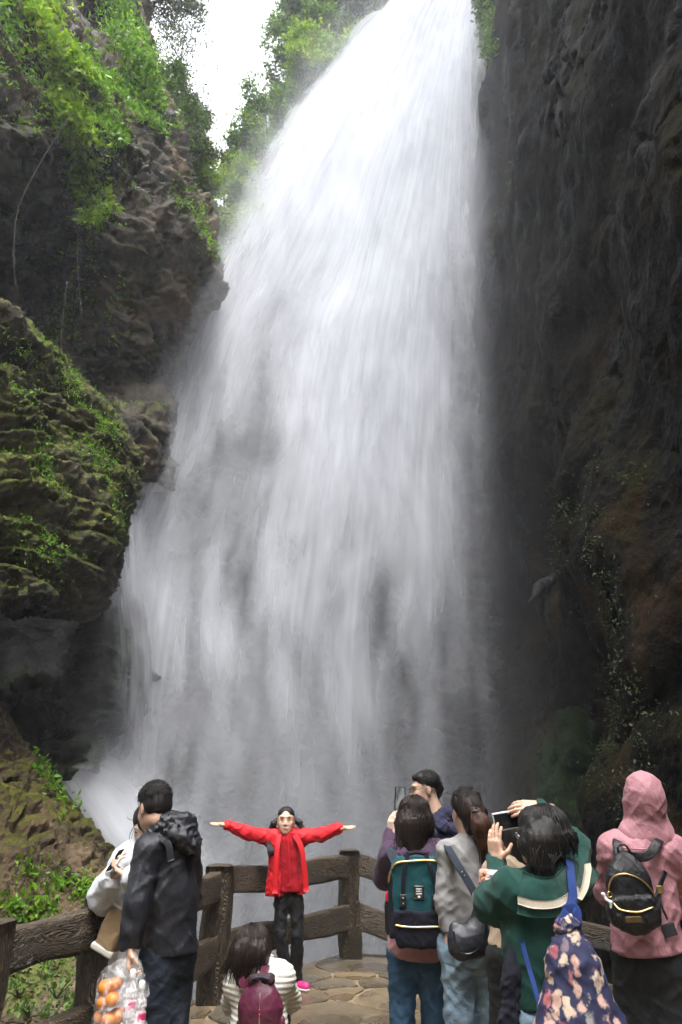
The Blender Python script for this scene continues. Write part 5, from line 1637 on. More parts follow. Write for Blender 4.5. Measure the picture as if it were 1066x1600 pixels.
v, f = sdf_mesh([ell(L(0, -.018, .046), (.090, .106, .092), R), (cap(L(-.03, -.07, 0), q(380, 1530, -.06), .075, .05), .04), (cap(L(-.07, -.02, 0), q(372, 1545, -.02), .04, .022), .03), (cap(L(.05, -.05, 0), q(412, 1508, -.03), .06, .035), .04)], .0065, .03, subs=[ell(L(0, .10, -.02), (.062, .07, .085), R)], warp=hair_warp(.007, 12))
hh = p4.part('hair', (v, f), M['hair_dark'])
wisp_part(p4, 'loose_strands', wisps(p4, [q(375 + 3 * i, 1515, -.08) for i in range(12)], [q(368 + 3.4 * i, 1552 - abs(i - 4) * 2, -.09) for i in range(12)], M['hair_dark'], .003, sag=.01), M['hair_dark'], parent=hh)
strands(p4, h4[0], R, (.091, .107, .093), 260, M['hair_dark'], (.06, .2), 92, hh, .0024, s=.98, arc=2.4, down=(-.25, -.05, -1))
pr = [cap(q(405, 1545), (hipL + hipR) / 2 + V(0, .02, .02), .13, .155, flat=((0, 1, 0), .85)), (cap(shL, shR, .085, .085), .05), (cap(shL, elL, .068, .060), .03), (cap(elL, wrL, .056, .045), .03), (cap(shR, elR, .068, .060), .03), (cap(elR, wrR, .056, .045), .03), (cap(nk + V(0, 0, -.05), nk + V(0, 0, .01), .075, .062), .04)]
v, f = sdf_mesh(pr, .0075, .03, cuts=[(V(0, 0, .30), (0, 0, -1))], subs=[ell(wrR + V(-.02, .02, .03), (.04, .04, .04)), ell(wrL + V(.02, .02, .03), (.04, .04, .04))], warp=ribs(.008, .027, (.12, 0, 1), 3))
p4.part('ribbed_top', (v, f), M['white_rib'])
trousers(p4, (hipL, hipR), (knL, knR), (anL, anR), M['black_cloth'], (.092, .078, .06), (hipL + hipR) / 2 + V(0, -.02, .12), .005)
shoes(p4, (anL, anR), ((-.1, 1, 0), (.1, 1, 0)), M['black_rubber'], M['white_rubber'])

# ---- woman in the plum hoodie holding up a phone
p5 = Person('woman in plum hoodie and blue jeans with shoulder length hair, holding a phone up', 650, 4.75)
q = p5.q
h5 = (q(646, 1279), unit((-.30, .92, .12)), 1.0, (0, 0, 1), True)
nk = q(646, 1312)
shL, shR = q(611, 1338), q(683, 1334)
elL, wrL = q(601, 1372, .14), q(611, 1306, .34)
elR, wrR = q(694, 1372, .14), q(660, 1300, .38)
hdL = hand_prims(wrL, (.08, .0, 1), (.75, .5, 0), -1, .35, .98, .03, .1)
hdR = hand_prims(wrR, (-.2, .0, 1), (-.6, .5, 0), 1, .5, .98)
hipL, hipR = q(628, 1490), q(670, 1490)
knL, knR = q(629, 1575, .0), q(678, 1575, .0)
anL, anR = ground_ankle(knL, -.01), ground_ankle(knR, .01)
body_mesh(p5, h5, [hdL, hdR], [(q(648, 1340), q(650, 1470), .10, .11), (shL, elL, .04, .035), (elL, wrL, .035, .028), (shR, elR, .04, .035), (elR, wrR, .035, .028), (hipL, knL, .07, .05), (knL, anL, .05, .04), (hipR, knR, .07, .05), (knR, anR, .05, .04)], nk, M['skin_pale'])
R = frame(h5[1]); L = LH(h5[0], R, 1.0)
v, f = sdf_mesh([ell(L(0, -.018, .046), (.092, .108, .094), R), (cap(q(634, 1290, -.05), q(628, 1322, -.06), .075, .035), .05), (cap(q(655, 1290, -.05), q(660, 1322, -.07), .08, .038), .05), (cap(q(645, 1290, -.08), q(646, 1326, -.10), .07, .035), .05), (cap(q(668, 1285, 0), q(672, 1318, -.02), .03, .02), .03)], .0065, .03, subs=[ell(L(0, .10, -.02), (.064, .07, .085), R)], warp=hair_warp(.007, 22))
hh = p5.part('hair', (v, f), M['hair_dark'])
wisp_part(p5, 'loose_strands', wisps(p5, [q(618 + 4 * i, 1306, -.09) for i in range(14)], [q(614 + 4.6 * i, 1330 + 4 * (i % 3), -.11) for i in range(14)], M['hair_dark'], .003, sag=.01), M['hair_dark'], parent=hh)
strands(p5, h5[0], R, (.094, .110, .096), 300, M['hair_dark'], (.06, .15), 93, hh, .0024, arc=2.4)
pr = [cap(q(648, 1348), q(650, 1425), .132, .140, flat=((0, 1, 0), .78)), (cap(shL, shR, .075, .075), .05), (cap(shL, elL, .074, .068), .045), (cap(elL, wrL, .066, .048), .03), (cap(shR, elR, .074, .068), .045), (cap(elR, wrR, .066, .048), .03)]
v, f = sdf_mesh(pr, .009, .03, cuts=[(q(650, 1440), (0, 0, -1))], subs=[ell(wrL + V(.01, .0, .045), (.036, .036, .045)), ell(wrR + V(-.01, 0, .045), (.036, .036, .045))], warp=folds(.008, 8, 7, 6))
jk = p5.part('hoodie', (v, f), M['purple'])
v, f = sdf_mesh([cap(q(622, 1330, -.06), q(640, 1350, -.13), .045, .05), (cap(q(640, 1350, -.13), q(664, 1346, -.13), .055, .05), .03), (cap(q(664, 1346, -.13), q(676, 1322, -.06), .05, .045), .03), (cap(q(630, 1322, .04), q(666, 1320, .04), .06, .06), .03)], .007, .02, warp=folds(.010, 12, 14, 9))
p5.part('hood', (v, f), M['purple'], parent=jk)
v, f = sdf_mesh([cap(q(649, 1400), q(650, 1480), .134, .168, flat=((0, 1, 0), .78))], .009, .03, cuts=[(q(650, 1497), unit((-.10, 0, -1)))], warp=folds(.009, 9, 6, 12))
p5.part('long_shirt', (v, f), M['dusty_pink'])
trousers(p5, (hipL, hipR), (knL, knR), (anL, anR), M['blue_denim'], (.092, .072, .076), q(650, 1455), .009, seed=7, name='jeans')
shoes(p5, (anL, anR), ((-.1, 1, 0), (.1, 1, 0)), M['white_rubber'], M['white_rubber'])

# ---- man with glasses behind her
p6 = Person('man with glasses and short black hair in a navy hoodie, seen in profile', 685, 5.45)
q = p6.q
h6 = (q(665, 1235), unit((-.97, -.10, -.10)), 1.05, (0, 0, 1), False)
nk = q(684, 1283)
shL, shR = q(655, 1302, -.16), q(700, 1300, .16)
hipL, hipR = q(672, 1455, -.05), q(700, 1455, .05)
knL, knR = q(676, 1550), q(702, 1550)
anL, anR = ground_ankle(knL), ground_ankle(knR)
body_mesh(p6, h6, [], [(q(688, 1310), q(688, 1450), .11, .12), (shL, q(650, 1390, -.2), .045, .04), (shR, q(712, 1390, .2), .045, .04), (hipL, knL, .07, .05), (knL, anL, .05, .04), (hipR, knR, .07, .05), (knR, anR, .05, .04)], nk, M['skin'])
face_bits(p6, h6[0], h6[1], 1.05, open_eye=.2)
R = frame(h6[1]); L = LH(h6[0], R, 1.05)
v, f = sdf_mesh([ell(L(0, -.022, .052), (.084, .098, .086), R), (ell(L(0, .032, .088), (.062, .055, .034), R), .02), (cap(L(0, -.09, 0), L(0, -.082, -.04), .045, .03), .03)], .0055, .02, subs=[ell(L(0, .110, -.015), (.08, .080, .102), R), ell(L(-.085, .0, -.012), (.022, .032, .036), R), ell(L(.085, .0, -.012), (.022, .032, .036), R)], ksub=.010, warp=hair_warp(.005, 31, 50))
hh = p6.part('hair', (v, f), M['hair'])
strands(p6, h6[0], R, (.084, .098, .088), 300, M['hair'], (0, 0), 94, hh, .0026, True, 1.05, 2.2)
gl = []
for sg in (-1, 1):
    ring = [L(sg * .031 + .023 * math.cos(a), .108 - .004 * abs(math.cos(a)), .008 + .018 * math.sin(a)) for a in np.linspace(0, 2 * math.pi, 17)]
    gl.append(tube(ring, .0024, k=6))
    gl.append(tube([L(sg * .054, .104, .012), L(sg * .076, .05, .014), L(sg * .079, -.01, .008)], .0024, n=8, k=6))
gl.append(tube([L(-.009, .112, .012), L(0, .114, .014), L(.009, .112, .012)], .0022, k=6))
p6.part('glasses', join(gl), M['phone_dark'])
pr = [cap(q(688, 1315), q(690, 1430), .15, .155, flat=((1, 0, 0), .80)), (cap(shL, shR, .085, .085), .05), (cap(shL, q(652, 1390, -.2), .08, .07), .04), (cap(shR, q(708, 1390, .2), .08, .07), .04), (cap(q(652, 1390, -.2), q(625, 1420, -.1), .07, .055), .04), (cap(nk + V(0, 0, -.07), nk + V(-.01, 0, -.02), .10, .078), .04)]
v, f = sdf_mesh(pr, .010, .03, cuts=[(q(690, 1440), (0, 0, -1))], warp=folds(.008, 8, 7, 16))
jk = p6.part('hoodie', (v, f), M['navy'])
v, f = sdf_mesh([cap(q(684, 1280, -.09), q(700, 1272, -.04), .045, .05), cap(q(700, 1272, -.04), q(708, 1292, .0), .05, .06), cap(q(700, 1272, .06), q(684, 1280, .09), .05, .045), cap(q(690, 1292, -.12), q(708, 1298, -.06), .05, .05)], .008, .03, warp=folds(.009, 12, 12, 20))
p6.part('hood', (v, f), M['navy'], parent=jk)
v, f = sdf_mesh([cap(nk + V(-.02, 0, -.02), nk + V(-.035, 0, .03), .072, .066)], .007, .02, cuts=[(nk + V(-.03, 0, .035), unit((-.35, 0, 1)))])
p6.part('collar', (v, f), M['strap_slate'], parent=jk)
trousers(p6, (hipL, hipR), (knL, knR), (anL, anR), M['black_cloth'], (.098, .084, .08), q(686, 1425), .006, seed=9)
shoes(p6, (anL, anR), ((-1, -.1, 0), (-1, .1, 0)), M['black_rubber'], M['white_rubber'])

# ---- woman in the grey sweater with the brown ponytail
p7 = Person('woman in grey sweater and light jeans with a brown ponytail and shoulder bag', 738, 4.4)
q = p7.q
h7 = (q(728, 1269), unit((-.25, .95, -.02)), .99, (0, 0, 1), True)
nk = q(733, 1308)
shL, shR = q(702, 1332, -.02), q(772, 1328, .02)
elL, wrL = q(696, 1410, -.03), q(704, 1463, -.06)
hd = hand_prims(wrL, (.25, -.1, -1), (.3, .9, 0), 1, .35, .98, .03)
hipL, hipR = q(714, 1480), q(760, 1480)
knL, knR = q(720, 1585), q(772, 1585)
anL, anR = ground_ankle(knL, .02), ground_ankle(knR, .02)
body_mesh(p7, h7, [hd], [(q(736, 1335), q(738, 1460), .10, .11), (shL, elL, .04, .035), (elL, wrL, .035, .026), (shR, q(785, 1410, .05), .04, .035), (hipL, knL, .08, .06), (knL, anL, .05, .04), (hipR, knR, .08, .06), (knR, anR, .05, .04)], nk, M['skin_pale'])
R = frame(h7[1]); L = LH(h7[0], R, .99)
v, f = sdf_mesh([ell(L(0, -.018, .046), (.086, .106, .090), R), (cap(L(0, -.075, -.01), q(734, 1296, -.04), .065, .04), .04), (ell(L(.05, -.09, -.005), (.04, .045, .045), R), .03)], .0062, .02, subs=[ell(L(0, .10, -.02), (.068, .072, .085), R), ell(L(-.09, .02, -.03), (.02, .03, .04), R)], ksub=.012, warp=hair_warp(.005, 41))
hh = p7.part('hair', (v, f), M['hair_dark'])
tie = q(743, 1268, -.13)
v, f = sdf_mesh([cap(tie, q(752, 1290, -.15), .034, .052, flat=((0, 1, 0), .8)), (cap(q(752, 1290, -.15), q(759, 1318, -.13), .052, .042, flat=((0, 1, 0), .8)), .03), (cap(q(759, 1318, -.13), q(763, 1342, -.11), .040, .008), .03)], .006, .02, warp=hair_warp(.008, 44))
strands(p7, h7[0], R, (.087, .106, .091), 240, M['hair_dark'], (0, 0), 95, hh, .0022, tie=tie, s=.99, arc=2.3)
o = p7.part('ponytail', (v, f), M['hair_brown'], 'reddish brown ponytail', parent=hh)
tail_strands(p7, [tie, q(753, 1295, -.16), q(760, 1322, -.14), q(764, 1348, -.12)], .026, 90, M['hair_brown'], 75, o)
wisp_part(p7, 'loose_strands', wisps(p7, [q(752 + 2 * i, 1310, -.14) for i in range(8)], [q(752 + 2.2 * i, 1340 + 3 * (i % 3), -.12) for i in range(8)], M['hair_brown'], .003, sag=.01), M['hair_brown'], parent=hh)
v, f = sdf_mesh([ell(tie, (.036, .034, .02))], .005, .01)
p7.part('hair_tie', (v, f), M['black_rubber'], parent=hh)
pr = [cap(q(736, 1345), q(738, 1438), .132, .138, flat=((0, 1, 0), .76)), (cap(shL, shR, .068, .068), .05), (cap(shL, elL, .066, .058), .035), (cap(elL, wrL, .056, .044), .03), (cap(shR, q(788, 1410, .04), .066, .058), .035), (cap(q(788, 1410, .04), q(790, 1440, .2), .056, .045), .03), (cap(nk + V(0, 0, -.04), nk + V(0, 0, .0), .075, .06), .04)]
v, f = sdf_mesh(pr, .009, .03, cuts=[(q(738, 1454), (0, 0, -1))], subs=[ell(wrL + V(.012, 0, -.04), (.035, .035, .045))], warp=folds(.008, 8, 7, 26))
p7.part('sweater', (v, f), M['grey_knit'])
trousers(p7, (hipL, hipR), (knL, knR), (anL, anR), M['light_denim'], (.100, .082, .092), q(738, 1442), .010, seed=12, name='jeans')
shoes(p7, (anL, anR), ((-.2, 1, 0), (.1, 1, 0)), M['white_rubber'], M['white_rubber'])

# ---- woman in the dark green knit holding a pale phone up
p8 = Person('woman in dark green sailor collar knit raising a pale phone with both hands', 848, 3.35)
q = p8.q
h8 = (q(847, 1311, .02), unit((-.72, .66, .06)), 1.0, (0, 0, 1), True)
nk = q(856, 1356)
shL, shR = q(802, 1392, -.02), q(892, 1380, .05)
elL, wrL = q(772, 1412, .10), q(776, 1347, .24)
elR, wrR = q(900, 1322, .16), q(846, 1263, .30)
hdL = hand_prims(wrL, (-.02, .0, 1), (.75, .55, 0), -1, .22, 1.0, .05, .0)
hdR = hand_prims(wrR, (-1, .0, .05), (-.1, .75, -.6), 1, .35, 1.0, .05)
hipL, hipR = q(825, 1590), q(875, 1590)
knL, knR = V(hipL[0], hipL[1], .42), V(hipR[0], hipR[1], .42)
anL, anR = ground_ankle(knL), ground_ankle(knR)
body_mesh(p8, h8, [hdL, hdR], [(q(850, 1395), q(850, 1560), .10, .11), (shL, elL, .04, .035), (elL, wrL, .035, .027), (shR, elR, .04, .035), (elR, wrR, .035, .027), (hipL, knL, .07, .05), (knL, anL, .05, .04), (hipR, knR, .07, .05), (knR, anR, .05, .04)], nk, M['skin'])
R = frame(h8[1]); L = LH(h8[0], R, 1.0)
v, f = sdf_mesh([ell(L(0, -.016, .046), (.090, .108, .096), R), (ell(L(0, .025, .07), (.078, .075, .058), R), .03), (cap(q(847, 1318, -.04), q(850, 1352, -.05), .092, .06), .05), (cap(q(866, 1322, 0), q(870, 1352, 0), .05, .03), .04), (cap(q(828, 1325, -.04), q(832, 1345, -.05), .05, .03), .04)], .0062, .03, subs=[ell(L(-.0, .12, -.035), (.075, .075, .09), R), ell(q(812, 1345, 0), (.03, .06, .05))], ksub=.015, warp=hair_warp(.007, 52, 50))
hh = p8.part('hair', (v, f), M['hair'])
strands(p8, h8[0], R, (.092, .110, .098), 460, M['hair'], (.03, .11), 96, hh, .0026, arc=2.3)
rng = np.random.default_rng(8)
s0 = [q(828 + 4.2 * i, 1330 + rng.normal() * 4, -.13) for i in range(14)]
wisp_part(p8, 'loose_strands', wisps(p8, s0, [a + V(rng.normal() * .02, -.01, -.10 - .03 * rng.random()) for a in s0], M['hair'], .0016, sag=.02), M['hair'], parent=hh)
v, f = ribbon([q(806, 1303, -.01), q(809, 1307, -.03), q(813, 1311, -.04)], .014, .006, (-.6, -.8, .1), n=8)
p8.part('hair_clip', (v, f), M['steel'], parent=hh)
pr = [cap(q(850, 1405), q(848, 1480), .140, .150, flat=((0, 1, 0), .80)), (cap(q(848, 1480), q(850, 1560), .150, .165, flat=((0, 1, 0), .80)), .06), (cap(shL, shR, .078, .078), .05), (cap(shL, elL, .082, .080), .04), (cap(elL, wrL, .074, .042), .03), (cap(shR, elR, .070, .056), .03), (cap(elR, wrR, .056, .040), .03), (cap(nk + V(0, 0, -.05), nk, .085, .068), .04)]
v, f = sdf_mesh(pr, .009, .03, cuts=[(q(850, 1570), unit((.06, 0, -1)))], subs=[ell(wrL + V(0, 0, .05), (.036, .036, .05)), ell(wrR + V(-.05, 0, .005), (.05, .036, .036))], warp=folds(.010, 7, 7, 36))
kn = p8.part('knit_top', (v, f), M['green'])
# sailor collar: flap over the back with a cream stripe
def back_pt(px, py, lift): return q(px, py, lift)
def sheet(rows, nr, nc, thick, wav=0.0, seed=0):
    g = catmull(catmull(np.array(rows), nr, 0), nc, 1)
    n = grid_normals(g)
    if n[nr // 2, nc // 2][1] > 0: n = -n
    g = g + n * (wav * fbm(g.reshape(-1, 3) * 14 + seed, 3).reshape(nr, nc, 1))
    a = g + n * thick / 2; b = g - n * thick / 2
    vs = np.concatenate([a.reshape(-1, 3), b.reshape(-1, 3)])
    N = nr * nc
    f = grid_faces(nr, nc)
    ids = np.arange(N).reshape(nr, nc)
    rim = np.concatenate([ids[0, :], ids[1:, -1], ids[-1, -2::-1], ids[-2:0:-1, 0]])
    r2 = np.roll(rim, -1)
    side = np.stack([rim, r2, r2 + N, rim + N], 1)
    return vs, np.concatenate([f, f[:, ::-1] + N, side])
rows = [[q(818, 1362, -.10), q(838, 1372, -.155), q(862, 1372, -.155), q(884, 1352, -.08), q(900, 1340, .04)],
        [q(812, 1385, -.12), q(836, 1394, -.175), q(868, 1392, -.17), q(898, 1376, -.09), q(920, 1352, .06)],
        [q(810, 1408, -.125), q(836, 1414, -.18), q(872, 1412, -.175), q(904, 1392, -.09), q(930, 1362, .07)],
        [q(809, 1428, -.13), q(836, 1434, -.18), q(874, 1430, -.175), q(908, 1404, -.09), q(934, 1370, .07)]]
p8.part('sailor_collar', sheet(rows, 22, 34, .012, .010, 3), M['green'], parent=kn)
lift = V(0, -.012, .004)
rows2 = [[a + lift for a in (q(809, 1402, -.13), q(836, 1408, -.185), q(870, 1406, -.18), q(901, 1386, -.10))], [a + lift for a in (q(809, 1414, -.13), q(836, 1421, -.187), q(872, 1418, -.182), q(905, 1396, -.10))]]
p8.part('collar_stripe', sheet(rows2, 6, 26, .006, .004, 3), M['cream'], parent=kn)
rows3 = [[a + lift for a in (q(898, 1404, -.11), q(908, 1386, -.09), q(912, 1364, -.05), q(912, 1352, -.02))], [a + lift for a in (q(908, 1408, -.11), q(918, 1388, -.08), q(922, 1364, -.03), q(921, 1350, -.0))]]
p8.part('collar_stripe', sheet(rows3, 6, 20, .006, .003, 5), M['cream'], parent=kn)
# patchwork scarf end wound round the raised forearm, pale blue lining
fa = (elL * .45 + wrL * .55)
v, f = sdf_mesh([cap(fa + V(-.005, -.01, .02), fa + V(-.005, -.015, -.06), .062, .088)], .007, .02, warp=folds(.010, 16, 16, 44), cuts=[(fa + V(0, 0, -.085), unit((-.4, 0, -1))), (fa + V(0, 0, .045), (0, 0, 1))])
sf = p8.part('patchwork_cuff', (v, f), M['patchwork'], 'patchwork cuff in white, red and orange', parent=kn)
v, f = sdf_mesh([cap(fa + V(-.055, -.03, -.06), fa + V(-.075, -.035, -.115), .03, .02)], .006, .02, warp=folds(.006, 16, 16, 46))
p8.part('pale_blue_end', (v, f), M['light_denim'], parent=sf)
trousers(p8, (hipL, hipR), (knL, knR), (anL, anR), M['light_denim'], (.095, .085, .085), q(850, 1545), .008, seed=15, name='jeans')
shoes(p8, (anL, anR), ((-.2, 1, 0), (.1, 1, 0)), M['white_rubber'], M['white_rubber'])

# ---- woman in the pink hooded jacket
p9 = Person('woman in dusty pink hooded jacket with her hood up and black track trousers', 1008, 4.0)
q = p9.q
h9 = (q(1010, 1258), unit((.35, .92, -.10)), .98, (0, 0, 1), True)
nk = q(1008, 1300)
shL, shR = q(962, 1328, 0), q(1050, 1330, 0)
elL, wrL = q(952, 1395, .12), q(985, 1410, .32)
elR, wrR = q(1072, 1395, .10), q(1062, 1420, .30)
hd = hand_prims(wrL, (.7, .4, .4), (0, .2, 1), -1, .5, .95)
hd2 = hand_prims(wrR, (-.6, .6, .4), (0, .2, 1), 1, .5, .95)
hipL, hipR = q(990, 1500), q(1036, 1500)
knL, knR = q(996, 1600), q(1040, 1600)
anL, anR = ground_ankle(knL), ground_ankle(knR)
body_mesh(p9, h9, [hd, hd2], [(q(1008, 1330), q(1010, 1480), .10, .11), (shL, elL, .04, .035), (elL, wrL, .035, .028), (shR, elR, .04, .035), (elR, wrR, .035, .028), (hipL, knL, .08, .06), (knL, anL, .05, .04), (hipR, knR, .08, .06), (knR, anR, .05, .04)], nk, M['skin_pale'])
face_bits(p9, h9[0], h9[1], .98)
R = frame(h9[1]); L = LH(h9[0], R, .98)
v, f = sdf_mesh([ell(L(0, -.015, .04), (.083, .10, .088), R)], .007, .02, subs=[ell(L(0, .10, -.02), (.066, .07, .085), R)], warp=hair_warp(.004, 60))
p9.part('hair', (v, f), M['hair'])
pr = [cap(q(1006, 1338), q(1008, 1410), .140, .150, flat=((0, 1, 0), .80)), (cap(q(1008, 1410), q(1012, 1488), .150, .175, flat=((0, 1, 0), .80)), .06), (cap(shL, shR, .080, .080), .05), (cap(shL, elL, .082, .072), .045), (cap(elL, wrL, .070, .05), .03), (cap(shR, elR, .085, .075), .045), (cap(elR, wrR, .072, .05), .03)]
v, f = sdf_mesh(pr, .0095, .03, cuts=[(q(1010, 1488), unit((.07, 0, -1)))], subs=[ell(wrL + V(.04, .03, .02), (.05, .04, .04)), ell(wrR + V(-.03, .03, .02), (.05, .04, .04))], warp=folds(.009, 7, 6, 66))
jk = p9.part('jacket', (v, f), M['pink_shell'])
v, f = sdf_mesh([ell(L(0, -.02, .044), (.104, .122, .114), R), (ell(L(0, -.01, .105), (.06, .09, .05), R), .05), (cap(q(1006, 1270), q(1007, 1306), .094, .090), .06), (cap(q(990, 1308), q(1030, 1308), .075, .085), .05), (cap(q(1022, 1275, .05), q(1042, 1318, .06), .06, .05), .05)], .0075, .03, subs=[ell(L(0, .13, -.02), (.078, .11, .10), R)], ksub=.01, warp=folds(.005, 8, 6, 70))
p9.part('hood', (v, f), M['pink_shell'], parent=jk)
v, f = tube([q(960, 1322, -.075), q(985, 1326, -.112), q(1020, 1327, -.112), q(1052, 1325, -.07)], .004, n=24, k=6)
p9.part('seam', (v, f), M['pink_shell'], parent=jk)
v, f = sdf_mesh([rbox(q(1046, 1453, -.15), (.032, .004, .028), .003, frame((0.2, 1, 0), (-.25, 0, 1)))], .003, .01)
p9.part('pocket_tab', (v, f), M['charcoal'], parent=jk)
trousers(p9, (hipL, hipR), (knL, knR), (anL, anR), M['black_cloth'], (.105, .10, .09), q(1012, 1470), .008, seed=18, name='trousers')
c0 = hipR + V(.118, -.03, -.05); c1 = knR + V(.100, -.03, 0); c2 = anR + V(.088, -.03, .05)
v, f = ribbon([c0, c1, c2], .016, .008, (1, -.55, 0), n=16)
p9.part('side_stripe', (v, f), M['white_plastic'])
shoes(p9, (anL, anR), ((.0, 1, 0), (.2, 1, 0)), M['black_rubber'], M['white_rubber'])

# ---- person almost hidden behind the green knit
p10 = Person('person with dark hair in beige sleeves mostly hidden behind the raised pale phone', 800, 4.0)
q = p10.q
h10 = (q(795, 1312), unit((-.6, .75, 0)), .95, (0, 0, 1), True)
nk = q(800, 1345)
shL, shR = q(778, 1362), q(842, 1362)
elL, wrL = q(800, 1385, .0), q(806, 1352, -.06)
hd = hand_prims(wrL, (.25, 0, 1), (.5, .5, 0), -1, .5, .95)
hipL, hipR = q(790, 1500), q(825, 1500)
knL, knR = q(792, 1600), q(826, 1600)
anL, anR = ground_ankle(knL), ground_ankle(knR)
body_mesh(p10, h10, [hd], [(q(808, 1365), q(808, 1500), .10, .11), (shL, elL, .04, .035), (elL, wrL, .035, .028), (hipL, knL, .07, .05), (knL, anL, .05, .04), (hipR, knR, .07, .05), (knR, anR, .05, .04)], nk, M['skin_pale'])
R = frame(h10[1]); L = LH(h10[0], R, .95)
v, f = sdf_mesh([ell(L(0, -.018, .046), (.086, .106, .090), R), (cap(L(0, -.07, 0), L(0, -.07, -.12), .07, .05), .03)], .007, .02, subs=[ell(L(0, .10, -.02), (.066, .07, .085), R)], warp=hair_warp(.005, 80))
p10.part('hair', (v, f), M['hair'])
pr = [cap(q(808, 1370), q(808, 1470), .13, .14, flat=((0, 1, 0), .8)), (cap(shL, shR, .07, .07), .05), (cap(shL, elL, .07, .06), .04), (cap(elL, wrL, .055, .042), .03), (cap(shR, q(846, 1440), .07, .06), .04)]
v, f = sdf_mesh(pr, .010, .03, cuts=[(q(808, 1480), (0, 0, -1))], warp=folds(.008, 8, 7, 86))
p10.part('jacket', (v, f), M['beige'])
trousers(p10, (hipL, hipR), (knL, knR), (anL, anR), M['black_cloth'], (.09, .08, .075), q(808, 1470), .006, seed=22)
shoes(p10, (anL, anR), ((0, 1, 0), (0, 1, 0)), M['black_rubber'], M['white_rubber'])

# ------------------------------------------------------------------ bags, phones, bottles
def thing(name, label, cat, loc, group=None):
    o = empty(name, loc)
    tag(o, label, cat, group)
    return o
def child(t, name, vf, mat, loc, parent=None, label=None):
    o = mesh_obj(name, vf[0], vf[1], mat, parent or t, origin=loc)
    if label: o['label'] = label
    return o

def phone(label, c, fwd, up, size, mats, screen=True):
    R = frame(fwd, up)
    t = thing('smartphone', label, 'phone', c)
    child(t, 'case', sdf_mesh([rbox(c, (size[0] / 2, .0055, size[1] / 2), .0052, R)], .0026, .004), M[mats[0]], c)
    child(t, 'screen', sdf_mesh([rbox(c - R[:, 1] * .0045, (size[0] / 2 - .006, .002, size[1] / 2 - .006), .0018, R)], .0022, .003), M[mats[1]], c)
    return t
phone('pale cased phone held sideways above the crowd by the woman in green', p8.q(797, 1281, .33), (.05, 1, .0), (-.16, 0, 1), (.165, .085), ('phone_case', 'phone_dark'))
phone('dark phone held upright by the woman in the plum hoodie', p5.q(625, 1248, .36), (-.1, 1, .05), (.06, 0, 1), (.075, .155), ('phone_dark', 'screen'))
phone('phone held low by the woman in the white coat', p2.q(181, 1345, -.24), (.5, .4, -.5), (0, .3, 1), (.074, .15), ('phone_case', 'phone_dark'))
phone('phone in the hands of the crouching woman', p4.q(422, 1512, .5), (.0, 1, .0), (0, 0, 1), (.15, .075), ('phone_dark', 'phone_dark'))

